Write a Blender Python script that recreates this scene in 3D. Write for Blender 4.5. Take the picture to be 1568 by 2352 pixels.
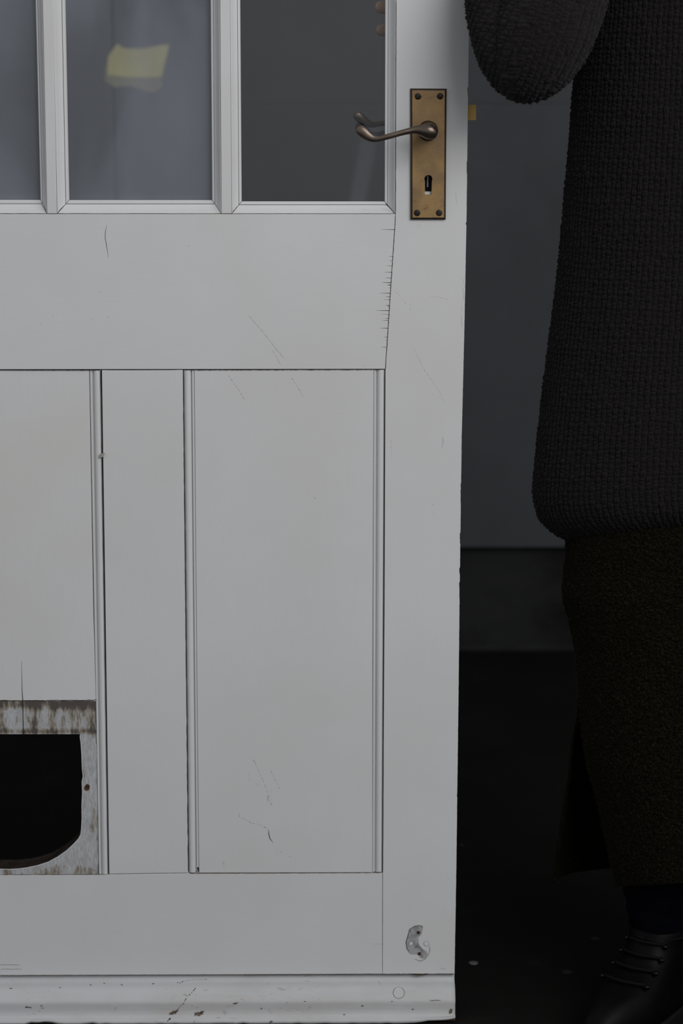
import bpy, bmesh, math, random
import numpy as np
from mathutils import Vector
from mathutils.geometry import tessellate_polygon

random.seed(7); rng = np.random.default_rng(7)
scene = bpy.context.scene
for o in list(bpy.data.objects): bpy.data.objects.remove(o)

# ------------------------------------------------------------------ camera
F = 5300.0; CX, CY = 784.0, 1176.0
PITCH = math.radians(11.1); DIST = 2.685; FLOOR_PX = 2325.0
HCAM = DIST*math.tan(PITCH+math.atan((FLOOR_PX-CY)/F))
cam_d = bpy.data.cameras.new('camera'); cam = bpy.data.objects.new('camera', cam_d)
scene.collection.objects.link(cam); scene.camera = cam
cam_d.sensor_fit = 'HORIZONTAL'; cam_d.sensor_width = 24.0; cam_d.lens = 24.0*F/1568.0
cam.location = (0, -DIST, HCAM); cam.rotation_euler = (math.pi/2-PITCH, 0, 0)
cam_d.clip_start = 0.05; cam_d.clip_end = 100
cam_d.dof.use_dof = True; cam_d.dof.focus_distance = 2.70; cam_d.dof.aperture_fstop = 5.0

# ------------------------------------------------------------------ light
world = bpy.data.worlds.new('overcast'); scene.world = world; world.use_nodes = True
bg = world.node_tree.nodes['Background']
bg.inputs[0].default_value = (0.95, 0.955, 0.965, 1); bg.inputs[1].default_value = 0.43
ad = bpy.data.lights.new('daylight_opening', 'AREA'); ad.shape = 'RECTANGLE'
ad.size = 2.4; ad.size_y = 1.6; ad.energy = 61; ad.color = (1.0, 0.978, 0.945)
al = bpy.data.objects.new('daylight_opening', ad); scene.collection.objects.link(al)
al.location = (1.58, -2.4, 2.5)
al.rotation_euler = (Vector((0.0, 0.0, 0.9))-Vector(al.location)).to_track_quat('-Z', 'Y').to_euler()
vs = scene.view_settings
vs.view_transform = 'Standard'; vs.look = 'None'; vs.exposure = 0.0; vs.gamma = 1.0; vs.use_curve_mapping = False

# ------------------------------------------------------------------ pixel helpers
def P(px, py, Y=0.0):
    """photo pixel -> point on the upright plane at depth Y"""
    a = (px-CX)/F; b = (CY-py)/F
    ry = math.cos(PITCH)+b*math.sin(PITCH); rz = -math.sin(PITCH)+b*math.cos(PITCH)
    t = (Y+DIST)/ry
    return Vector((a*t, Y, HCAM+rz*t))
def Zat(py, Y): return P(CX, py, Y).z
def Pfloor(px, py):
    a = (px-CX)/F; b = (CY-py)/F
    ry = math.cos(PITCH)+b*math.sin(PITCH); rz = -math.sin(PITCH)+b*math.cos(PITCH)
    t = -HCAM/rz
    return Vector((a*t, -DIST+ry*t, 0))

# ------------------------------------------------------------------ object helpers
def link(o): scene.collection.objects.link(o); return o
def tag(o, label=None, cat=None, group=None, kind=None):
    if label: o['label'] = label
    if cat: o['category'] = cat
    if group: o['group'] = group
    if kind: o['kind'] = kind
    return o
def origin(o):
    v = Vector((0, 0, 0))
    while o is not None: v += o.location; o = o.parent
    return v
def empty(name, loc):
    o = bpy.data.objects.new(name, None); o.location = loc; o.empty_display_size = 0.1
    return link(o)
def make(name, verts, faces, mat, parent=None, smooth=False, bevel=0, base=None):
    """mesh object; verts are in world space"""
    verts = [Vector(v) for v in verts]
    off = origin(parent) if parent else Vector(base or (0, 0, 0))
    me = bpy.data.meshes.new(name)
    me.from_pydata([tuple(v-off) for v in verts], [], faces)
    me.update()
    bm = bmesh.new(); bm.from_mesh(me); bmesh.ops.recalc_face_normals(bm, faces=bm.faces); bm.to_mesh(me); bm.free()
    if smooth: me.polygons.foreach_set('use_smooth', [True]*len(me.polygons))
    me.materials.append(mat)
    o = link(bpy.data.objects.new(name, me))
    if parent: o.parent = parent
    else: o.location = off
    if bevel:
        m = o.modifiers.new('bevel', 'BEVEL'); m.width = bevel; m.segments = 2; m.limit_method = 'ANGLE'; m.angle_limit = math.radians(40)
        m.harden_normals = False
    return o
def prism_data(outlines, Y0, Y1, verts, faces):
    """outlines: list of lists of (X,Z); the first is the border, the others holes"""
    base = len(verts); flat = [p for o in outlines for p in o]; n = len(flat)
    tris = tessellate_polygon([[Vector((p[0], p[1], 0)) for p in o] for o in outlines])
    verts += [(p[0], Y0, p[1]) for p in flat]+[(p[0], Y1, p[1]) for p in flat]
    faces += [tuple(base+i for i in t) for t in tris]
    faces += [tuple(base+n+i for i in reversed(t)) for t in tris]
    k = 0
    for o in outlines:
        m = len(o)
        for i in range(m):
            a = base+k+i; b = base+k+(i+1) % m
            faces.append((a, b, b+n, a+n))
        k += m
def prism(name, outlines, Y0, Y1, mat, parent, bevel=0):
    v, f = [], []; prism_data(outlines, Y0, Y1, v, f)
    return make(name, v, f, mat, parent, bevel=bevel)
def XZ(pts, Y=0.0): return [(p.x, p.z) for p in (P(x, y, Y) for x, y in pts)]
def box_data(c, s, v, f):
    b = len(v)
    for dx in (-1, 1):
        for dy in (-1, 1):
            for dz in (-1, 1): v.append((c[0]+dx*s[0]/2, c[1]+dy*s[1]/2, c[2]+dz*s[2]/2))
    f += [tuple(b+i for i in q) for q in ((0,1,3,2),(4,6,7,5),(0,4,5,1),(2,3,7,6),(0,2,6,4),(1,5,7,3))]
def box(name, lo, hi, mat, parent=None, bevel=0, base=None):
    v, f = [], []; c = [(a+b)/2 for a, b in zip(lo, hi)]; s = [b-a for a, b in zip(lo, hi)]
    box_data(c, s, v, f); return make(name, v, f, mat, parent, bevel=bevel, base=base)
def grid_mesh(name, V, mat, parent=None, closed_u=False, smooth=True, kind=None):
    """V: (rows, cols, 3) numpy, world space"""
    r, c, _ = V.shape; off = np.array(origin(parent)) if parent else np.zeros(3)
    me = bpy.data.meshes.new(name); vv = (V.reshape(-1, 3)-off).astype(np.float32)
    i = np.arange(r-1)[:, None]; cc = c if closed_u else c-1; j = np.arange(cc)[None, :]
    a = i*c+j; b = i*c+(j+1) % c
    q = np.stack([a, b, b+c, a+c], -1).reshape(-1, 4).astype(np.int32)
    me.vertices.add(len(vv)); me.vertices.foreach_set('co', vv.ravel())
    me.loops.add(q.size); me.loops.foreach_set('vertex_index', q.ravel())
    me.polygons.add(len(q)); me.polygons.foreach_set('loop_start', np.arange(0, q.size, 4, dtype=np.int32))
    if smooth: me.polygons.foreach_set('use_smooth', np.ones(len(q), dtype=bool))
    me.update(); me.validate(); me.materials.append(mat)
    o = link(bpy.data.objects.new(name, me))
    if parent: o.parent = parent
    if kind: o['kind'] = kind
    return o
def normals_of(V, closed=False):
    if closed: du = np.roll(V, -1, 1)-np.roll(V, 1, 1)
    else: du = np.gradient(V, axis=1)
    dv = np.gradient(V, axis=0); n = np.cross(du, dv)
    return n/(np.linalg.norm(n, axis=2, keepdims=True)+1e-12)
def tube_along(pts, radii, seg=16, flat=1.0, up=(0, 1, 0)):
    """verts, faces of a swept tube; flat scales along `up`"""
    pts = [Vector(p) for p in pts]; v, f = [], []; upv = Vector(up)
    for i, p in enumerate(pts):
        t = (pts[min(i+1, len(pts)-1)]-pts[max(i-1, 0)]).normalized()
        a = t.cross(upv).normalized(); b = a.cross(t).normalized()
        fl = flat[i] if isinstance(flat, (list, tuple)) else flat
        for k in range(seg):
            an = 2*math.pi*k/seg
            v.append(p+a*math.cos(an)*radii[i]+b*math.sin(an)*radii[i]*fl)
    for i in range(len(pts)-1):
        for k in range(seg):
            k2 = (k+1) % seg
            f.append((i*seg+k, i*seg+k2, (i+1)*seg+k2, (i+1)*seg+k))
    f.append(tuple(range(seg))); f.append(tuple((len(pts)-1)*seg+k for k in range(seg)))
    return v, f
def smooth_path(pts, n):
    """Catmull-Rom resample of rows (any dimension)"""
    A = np.array(pts, float); A = np.vstack([2*A[0]-A[1], A, 2*A[-1]-A[-2]]); out = []
    m = len(A)-3
    for s in np.linspace(0, m-1e-6, n):
        i = int(s); t = s-i; p0, p1, p2, p3 = A[i:i+4]
        out.append(0.5*((2*p1)+(-p0+p2)*t+(2*p0-5*p1+4*p2-p3)*t*t+(-p0+3*p1-3*p2+p3)*t**3))
    return np.array(out)
def disc(name, c, r, Y0, Y1, mat, parent, seg=24, bevel=0):
    return prism(name, [[(c.x+r*math.cos(2*math.pi*k/seg), c.z+r*math.sin(2*math.pi*k/seg)) for k in range(seg)]], Y0, Y1, mat, parent, bevel)

# ------------------------------------------------------------------ materials
class NT:
    def __init__(s, name):
        s.m = bpy.data.materials.new(name); s.m.use_nodes = True; s.t = s.m.node_tree; s.n = s.t.nodes; s.l = s.t.links
        s.b = s.n['Principled BSDF']; s.out = s.n['Material Output']; s._co = None
    def node(s, typ, **kw):
        n = s.n.new(typ)
        for k, v in kw.items(): setattr(n, k, v)
        return n
    def put(s, sock, v):
        if hasattr(v, 'is_output'): s.l.new(v, sock)
        else: sock.default_value = v
    def co(s):
        if s._co is None: s._co = s.node('ShaderNodeTexCoord').outputs['Object']
        return s._co
    def mapping(s, scale=(1, 1, 1), loc=(0, 0, 0)):
        n = s.node('ShaderNodeMapping'); s.l.new(s.co(), n.inputs[0]); n.inputs['Scale'].default_value = scale; n.inputs['Location'].default_value = loc
        return n.outputs[0]
    def noise(s, scale, detail=3, rough=0.55, vec=None, dist=0):
        n = s.node('ShaderNodeTexNoise'); s.l.new(vec or s.co(), n.inputs['Vector'])
        n.inputs['Scale'].default_value = scale; n.inputs['Detail'].default_value = detail; n.inputs['Roughness'].default_value = rough; n.inputs['Distortion'].default_value = dist
        return n.outputs['Fac']
    def math(s, op, a, b=0.0, clamp=False):
        n = s.node('ShaderNodeMath', operation=op, use_clamp=clamp); s.put(n.inputs[0], a); s.put(n.inputs[1], b); return n.outputs[0]
    def rng(s, x, a, b, c=0.0, d=1.0, smooth=True):
        n = s.node('ShaderNodeMapRange', interpolation_type='SMOOTHSTEP' if smooth else 'LINEAR'); s.put(n.inputs[0], x)
        for i, v in zip((1, 2, 3, 4), (a, b, c, d)): n.inputs[i].default_value = v
        return n.outputs[0]
    def mix(s, f, a, b):
        n = s.node('ShaderNodeMix', data_type='RGBA'); s.put(n.inputs[0], f); s.put(n.inputs[6], a); s.put(n.inputs[7], b); return n.outputs[2]
    def bump(s, h, strength=0.3, dist=0.001, prev=None):
        n = s.node('ShaderNodeBump'); s.l.new(h, n.inputs['Height']); n.inputs['Strength'].default_value = strength; n.inputs['Distance'].default_value = dist
        if prev: s.l.new(prev, n.inputs['Normal'])
        return n.outputs[0]
    def sep(s):
        n = s.node('ShaderNodeSeparateXYZ'); s.l.new(s.co(), n.inputs[0]); return n.outputs
    def fin(s, col=None, rough=None, normal=None, spec=None, metal=None):
        for k, v in (('Base Color', col), ('Roughness', rough), ('Normal', normal), ('Specular IOR Level', spec), ('Metallic', metal)):
            if v is not None: s.put(s.b.inputs[k], v)
        return s.m
def C(r, g, b): return (r, g, b, 1)
def srgb(r, g, b):
    f = lambda c: (c/255)/12.92 if c/255 <= 0.04045 else (((c/255)+0.055)/1.055)**2.4
    return (f(r), f(g), f(b), 1)

def paint(name, along, col=C(0.652, 0.668, 0.700)):
    m = NT(name)
    sc = {'x': (6, 60, 60), 'z': (60, 60, 6), 'n': (20, 20, 20)}[along]
    grain = m.noise(6, 4, 0.6, m.mapping(sc)); blot = m.noise(3.2, 4, 0.6); speck = m.noise(420, 1, 0.5); spat = m.noise(9, 2)
    c = m.mix(m.rng(blot, 0.35, 0.72), col, C(col[0]*0.93, col[1]*0.915, col[2]*0.885))
    c = m.mix(m.rng(grain, 0.3, 0.8, 0, 0.22), c, C(col[0]*0.92, col[1]*0.92, col[2]*0.915))
    d = m.math('MULTIPLY', m.rng(speck, 0.775, 0.82, 0, 0.7), m.rng(spat, 0.5, 0.65))
    c = m.mix(d, c, C(0.14, 0.12, 0.10))
    return m.fin(c, m.rng(blot, 0.3, 0.7, 0.42, 0.55), m.bump(grain, 0.10, 0.0008), 0.35)
M = {}
M['paint_v'] = paint('white_paint_upright', 'z'); M['paint_h'] = paint('white_paint_level', 'x'); M['paint_n'] = paint('white_paint_moulding', 'n')
def weather_paint():
    m = NT('white_paint_weathered'); col = C(0.495, 0.515, 0.545)
    grain = m.noise(6, 4, 0.6, m.mapping((6, 60, 60))); blot = m.noise(7, 5, 0.65, m.mapping((1, 2, 2.5))); fine = m.noise(180, 4, 0.7, m.mapping((0.5, 1, 1))); patch = m.noise(16, 3)
    c = m.mix(m.rng(blot, 0.38, 0.7, 0, 0.8), col, C(0.44, 0.435, 0.43)); c = m.mix(m.rng(grain, 0.3, 0.8, 0, 0.35), c, C(0.49, 0.505, 0.53))
    d = m.math('MULTIPLY', m.rng(fine, 0.58, 0.72, 0, 0.75), m.rng(patch, 0.48, 0.62)); c = m.mix(d, c, C(0.25, 0.22, 0.19))
    return m.fin(c, 0.6, m.bump(grain, 0.25, 0.0008), 0.25)
M['paint_w'] = weather_paint()
def plain(name, col, rough=0.8, spec=0.2, metal=0.0, nscale=None, amt=0.4, bump=0.0, bscale=300, bd=0.001):
    m = NT(name); c = col
    if nscale: c = m.mix(m.rng(m.noise(nscale, 4), 0.3, 0.7), C(col[0]*(1-amt), col[1]*(1-amt), col[2]*(1-amt)), C(col[0]*(1+amt*.6), col[1]*(1+amt*.6), col[2]*(1+amt*.6)))
    nrm = m.bump(m.noise(bscale, 3), bump, bd) if bump else None
    return m.fin(c, rough, nrm, spec, metal)
M['crack'] = plain('dark_crack_grime', C(0.035, 0.03, 0.026), 0.9, 0.1)
M['grime'] = plain('brown_joint_grime', C(0.13, 0.105, 0.08), 0.9, 0.1, nscale=90, amt=0.5)
M['scuff'] = plain('greenish_scuff', C(0.575, 0.58, 0.56), 0.7, 0.2)
M['faint'] = plain('grey_scratch', C(0.44, 0.44, 0.44), 0.7, 0.2)
M['rawwood'] = plain('raw_brown_wood', C(0.12, 0.085, 0.06), 0.85, 0.2, nscale=60, amt=0.5, bump=0.4)
M['rawdark'] = plain('dark_sawn_wood', C(0.022, 0.017, 0.014), 0.9, 0.1, nscale=60, amt=0.5, bump=0.4)
M['dark_hole'] = plain('lock_interior', C(0.02, 0.018, 0.017), 0.6, 0.3)
M['rust'] = plain('rusty_screw_hole', C(0.05, 0.028, 0.015), 0.8, 0.2)
# aged brass
def brass(name, c1, c2, c3, rough=0.42):
    m = NT(name); n1 = m.noise(28, 4, 0.6); n2 = m.noise(55, 5, 0.65, m.mapping((1, 1, 1), (3, 1, 2)), 0.6); n3 = m.noise(400, 2, 0.5, m.mapping((1, 1, 3)))
    c = m.mix(m.rng(n1, 0.36, 0.64), c1, c2); c = m.mix(m.rng(n2, 0.56, 0.74, 0, 0.75), c, c3)
    c = m.mix(m.rng(n3, 0.62, 0.75, 0, 0.35), c, c3)
    return m.fin(c, m.rng(n1, 0.3, 0.7, rough+0.08, rough-0.05), m.bump(n3, 0.12, 0.0004), 0.5, 0.85)
M['brass'] = brass('aged_brass_plate', C(0.37, 0.245, 0.115), C(0.27, 0.18, 0.10), C(0.11, 0.08, 0.058), 0.48)
M['brass_edge_boss_shade'] = brass('dark_edge_boss_shade', C(0.075, 0.058, 0.042), C(0.055, 0.043, 0.033), C(0.03, 0.025, 0.02), 0.5)
M['bronze'] = brass('dark_bronze_lever', C(0.165, 0.13, 0.105), C(0.125, 0.10, 0.083), C(0.08, 0.064, 0.054), 0.32)
M['screw'] = brass('dark_screw', C(0.04, 0.032, 0.028), C(0.03, 0.025, 0.022), C(0.02, 0.017, 0.015), 0.45)
M['latch'] = brass('bright_brass_latch', C(0.62, 0.40, 0.12), C(0.48, 0.31, 0.10), C(0.16, 0.10, 0.05), 0.5); M['latch'].node_tree.nodes['Principled BSDF'].inputs['Metallic'].default_value = 0.35
# glass
def glass_mat(name, refl_haze, refl_streak):
    m = NT(name); m.n.remove(m.b)
    tr = m.node('ShaderNodeBsdfTransparent'); tr.inputs[0].default_value = (0.965, 0.975, 0.975, 1)
    gl = m.node('ShaderNodeBsdfGlossy'); gl.inputs['Roughness'].default_value = 0.03
    fr = m.node('ShaderNodeFresnel'); fr.inputs[0].default_value = 1.43
    mx = m.node('ShaderNodeMixShader'); m.l.new(fr.outputs[0], mx.inputs[0]); m.l.new(tr.outputs[0], mx.inputs[1]); m.l.new(gl.outputs[0], mx.inputs[2])
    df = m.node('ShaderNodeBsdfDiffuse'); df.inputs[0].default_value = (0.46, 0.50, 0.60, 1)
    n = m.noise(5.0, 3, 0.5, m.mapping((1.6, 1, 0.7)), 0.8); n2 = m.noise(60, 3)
    # a steep bright reflection, painted as a pale streak on the right-hand pane
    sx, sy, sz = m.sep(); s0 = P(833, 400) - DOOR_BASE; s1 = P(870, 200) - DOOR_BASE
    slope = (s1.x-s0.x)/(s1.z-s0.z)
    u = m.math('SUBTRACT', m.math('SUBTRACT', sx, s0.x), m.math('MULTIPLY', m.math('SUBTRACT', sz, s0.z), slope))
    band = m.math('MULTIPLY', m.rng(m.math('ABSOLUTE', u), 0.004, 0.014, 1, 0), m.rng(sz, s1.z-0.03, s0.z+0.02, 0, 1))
    haze_dirt = m.math('ADD', m.rng(n, 0.32, 0.72, refl_haze*0.55, refl_haze*1.3), m.math('MULTIPLY', band, refl_streak))
    haze_dirt = m.math('ADD', haze_dirt, m.rng(n2, 0.66, 0.8, 0, 0.01))
    mx2 = m.node('ShaderNodeMixShader'); m.l.new(haze_dirt, mx2.inputs[0]); m.l.new(mx.outputs[0], mx2.inputs[1]); m.l.new(df.outputs[0], mx2.inputs[2])
    m.l.new(mx2.outputs[0], m.out.inputs[0]); return m.m

# ================================================================== THE SETTING
WALL_Y = DIST*0+HCAM/math.tan(PITCH+math.atan((1490-CY)/F))-DIST
def wall_mat():
    m = NT('blue_grey_plaster'); n1 = m.noise(1.7, 5, 0.6, m.mapping((1, 1, 0.8))); n2 = m.noise(14, 4)
    n3 = m.noise(5, 3, 0.5, m.mapping((1, 1, 0.6), (4, 0, 1)))
    c = m.mix(m.rng(n1, 0.3, 0.7), C(0.060, 0.063, 0.0705), C(0.076, 0.081, 0.092))
    c = m.mix(m.rng(n3, 0.62, 0.76, 0, 0.4), c, C(0.05, 0.052, 0.056)); c = m.mix(m.rng(n2, 0.4, 0.8, 0, 0.2), c, C(0.09, 0.096, 0.108))
    return m.fin(c, 0.85, m.bump(n2, 0.15, 0.002), 0.12)
M['wall'] = wall_mat()
M['wall_core'] = plain('wall_core_dark', C(0.02, 0.02, 0.022), 0.9, 0.1)
def conc():
    m = NT('dark_concrete_plinth'); n1 = m.noise(3.0, 5, 0.6, m.mapping((1, 1, 1.6))); n2 = m.noise(40, 3)
    c = m.mix(m.rng(n1, 0.36, 0.62), C(0.010, 0.010, 0.010), C(0.028, 0.029, 0.030))
    return m.fin(c, 0.9, m.bump(n2, 0.3, 0.003), 0.08)
M['plinth'] = conc()
def floor_mat():
    m = NT('black_asphalt_floor'); n1 = m.noise(1.1, 5, 0.6); n2 = m.noise(160, 3); n3 = m.noise(9, 3)
    c = m.mix(m.rng(n1, 0.35, 0.7), C(0.0065, 0.0062, 0.006), C(0.0105, 0.010, 0.0098)); c = m.mix(m.rng(n3, 0.6, 0.8, 0, 0.5), c, C(0.015, 0.014, 0.0135))
    return m.fin(c, 0.95, m.bump(n2, 0.5, 0.002), 0.04)
M['floor'] = floor_mat()
fl = box('floor', (-5, -6, -0.05), (5, WALL_Y+0.2, 0), M['floor']); tag(fl, 'near-black rough floor under the door and boots', None, None, 'structure')
# wall: large panels with fine seams over a dark core; lower edge stands proud of the plinth
wz0 = Zat(1257, WALL_Y-0.025); seam_z = Zat(237, WALL_Y-0.025); seam_x = P(262, 250, WALL_Y-0.025).x
wall = box('wall_back', (-5, WALL_Y+0.0, 0.0), (5, WALL_Y+0.2, 3.0), M['wall_core'])
tag(wall, 'blue-grey panelled wall behind the door', None, None, 'structure')
xs = [seam_x-1.3*k for k in (3, 2, 1)]+[seam_x]+[seam_x+1.35*k for k in (1, 2, 3)]
for i in range(len(xs)-1):
    for z0, z1 in ((wz0, seam_z), (seam_z, 3.0)):
        box('wall_panel', (xs[i]+0.002, WALL_Y-0.025, z0+0.0001), (xs[i+1]-0.002, WALL_Y-0.001, z1-0.0001), M['wall'], wall, bevel=0.0008)
pl = box('trim_1', (-5, WALL_Y-0.004, 0.0), (5, WALL_Y, wz0+0.02), M['plinth']); tag(pl, 'dark stained concrete plinth along the foot of the wall', None, None, 'structure')
box('skirting_fillet', (-5, WALL_Y-0.028, 0.0), (5, WALL_Y-0.004, 0.013), M['plinth'], pl, bevel=0.004)

# yellow notice on the wall, faded
def notice():
    m = NT('faded_yellow_paper'); n = m.noise(9, 4, 0.6, m.mapping((1, 1, 0.5))); n2 = m.noise(30, 3)
    c = m.mix(m.rng(n, 0.35, 0.68), C(0.42, 0.385, 0.17), C(0.58, 0.53, 0.20))
    return m.fin(c, 0.8, m.bump(n2, 0.4, 0.003), 0.15)
M['notice'] = notice()
M['notice2'] = plain('faded_backing_paper', C(0.21, 0.20, 0.13), 0.85, 0.1, nscale=12, amt=0.3)
ny = WALL_Y-0.0262
nt = empty('paper_notice', (P(315, 150, ny).x, ny, P(315, 150, ny).z)); tag(nt, 'faded yellow paper notice stuck on the wall, seen through the middle pane', 'notice')
prism('backing_sheet', [XZ([(240,185),(243,150),(262,104),(300,110),(378,108),(370,175),(372,196),(356,212),(335,210),(300,197),(262,200)], ny)], ny, ny+0.0012, M['notice2'], nt)
prism('yellow_sheet', [XZ([(247,172),(248,130),(270,100),(284,112),(330,113),(358,105),(388,102),(384,124),(377,150),(372,176),(330,178),(280,176)], ny-0.001)], ny-0.0012, ny, M['notice'], nt)
# paint spots on the floor
M['spot'] = plain('pale_paint_spot', C(0.10, 0.10, 0.105), 0.8, 0.2, nscale=80)
M['spot2'] = plain('dull_paint_spot', C(0.017, 0.016, 0.0155), 0.8, 0.1, nscale=80)
for (x, y, w, mt, lb) in ((1087, 2212, 0.0062, 'spot', 'small pale oval paint spot on the dark floor beside the weatherboard'),
                      (1060, 1941, 0.005, 'spot2', 'tiny grey spot on the dark floor close to the door edge, below the panel'),
                      (1302, 2232, 0.0065, 'spot2', 'faint grey spot on the dark floor left of the boot'),
                      (1366, 2156, 0.006, 'spot2', 'faint grey spot on the dark floor below the skirt slit')):
    c = Pfloor(x, y); v, f = [], []; n = 14
    for h, s in ((0.0, 1.0), (0.0008, 0.9)):
        for k in range(n):
            a = 2*math.pi*k/n; r = w*s*(1+0.06*math.sin(3*a+x)); v.append((c.x+r*math.cos(a), c.y+0.95*r*math.sin(a), h))
    f += [(k, (k+1) % n, n+(k+1) % n, n+k) for k in range(n)]+[tuple(range(n, 2*n))]
    tag(make('paint_spot', v, f, M[mt], None, base=(c.x, c.y, 0)), lb, 'spot', 'paint spots on the floor')

# ================================================================== THE DOOR
TH = 0.044; MID = 324.0                       # px column of the door's centre line
xmid = P(MID, 1176).x
DOOR_BASE = Vector((xmid, TH/2, 0.0))
M['glass_clear'] = glass_mat('smudged_refl_glass', 0.005, 0.045); M['glass_refl_haze'] = glass_mat('refl_haze_glass', 0.175, 0.0)  # painted haze stands in for brighter reflections in the left and middle panes
door = empty('panelled_door', DOOR_BASE)
tag(door, 'weathered white half-glazed panelled door with brass lever and cat-flap hole', 'door')
TOP = 1.98
def mir(pts): return [(2*xmid-x, z) for x, z in reversed(pts)]
zt = TOP; sz_bot = Zat(2237.5, 0)
# right stile: gunstock shape, worn outer edge, hole for the keyhole
outer = []
notch = 0.0
for py in np.linspace(-200, 2236, 520):
    x = np.interp(py, [-200, 0, 250, 500, 760, 1000, 1300, 1600, 2000, 2236], [1080, 1077.5, 1074, 1071, 1066, 1060, 1056, 1052.5, 1047.5, 1043.5])
    notch = (-random.uniform(0.5, 2.2) if random.random() < (0.06 if 480 < py < 1350 else 0.02) else notch*random.choice([1, 0.6, 0]))
    j = random.gauss(0, 0.12)+notch
    outer.append((x+j, py))
inner = [(878.6, 2236), (879, 2006), (882.8, 1400), (885, 849), (908.5, 493), (909.5, 200), (911, -200)]
o_xz = XZ(outer); i_xz = XZ(inner)
top_r = [(o_xz[0][0], zt)]; top_l = [(i_xz[-1][0], zt)]
zb = sz_bot
stile_poly = top_l+top_r+o_xz+[(o_xz[-1][0], zb), (i_xz[0][0], zb)]+i_xz
kh = []
for a in np.linspace(210, -30, 14): kh.append((983.5+9.2*math.cos(math.radians(a)), 411-9.2*math.sin(math.radians(a))))
kh = kh+[(990.5, 447), (975.5, 447)]
kh_hole = XZ([(969, 398), (998, 398), (998, 440.5), (969, 440.5)])
st = prism('stile', [stile_poly, kh_hole], 0, TH, M['paint_v'], door)
lp = [(2*xmid-x, z) for x, z in reversed(top_l+top_r+[o_xz[0], o_xz[160], o_xz[360], o_xz[-1], (o_xz[-1][0], zb), (i_xz[0][0], zb)]+i_xz)]
prism('stile', [lp], 0, TH, M['paint_v'], door, bevel=0.0007)
G = 0.9   # half joint gap in px
def mp(px, py):
    """px column mirrored about the door's own centre line at that row"""
    z = Zat(py, 0); dep = DIST*math.cos(PITCH)-(z-HCAM)*math.sin(PITCH)
    return 2*(CX+F*xmid/dep)-px
# lock rail
rr = [(mp(908.6-G, 491.6), 491.6), (908.6-G, 491.6), (885-G, 847.4), (mp(885-G, 848.6), 848.6)]
lock_rail = prism('lock_rail', [XZ(rr)], 0, TH, M['paint_h'], door, bevel=0.0005)
# bottom rail: bottom edge runs behind the weatherboard
br = XZ([(mp(878.8-G, 2010.5), 2010.5), (250, 2009), (440, 2006.2), (878.8-G, 2004.6), (878.6-G, 2236)]); br = br[:-1]+[(br[-1][0], Zat(2237, 0)), (br[0][0], Zat(2241, 0))]
bottom_rail = prism('bottom_rail', [br], 0, TH, M['paint_h'], door, bevel=0.0005)
# top rail
tr_ = [(2*xmid-i_xz[-1][0]+0.0005, 1.86), (i_xz[-1][0]-0.0005, 1.86), (i_xz[-1][0]-0.0005, TOP), (2*xmid-i_xz[-1][0]+0.0005, TOP)]
prism('top_rail', [tr_], 0, TH, M['paint_h'], door, bevel=0.0005)
# muntin between the two lower panels
prism('muntin', [XZ([(233.8, 850.5), (419.4, 849.8), (425, 1400), (432, 2005), (250.6, 2007.5), (242, 1400)])], 0.0002, TH, M['paint_v'], door, bevel=0.0005)
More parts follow.
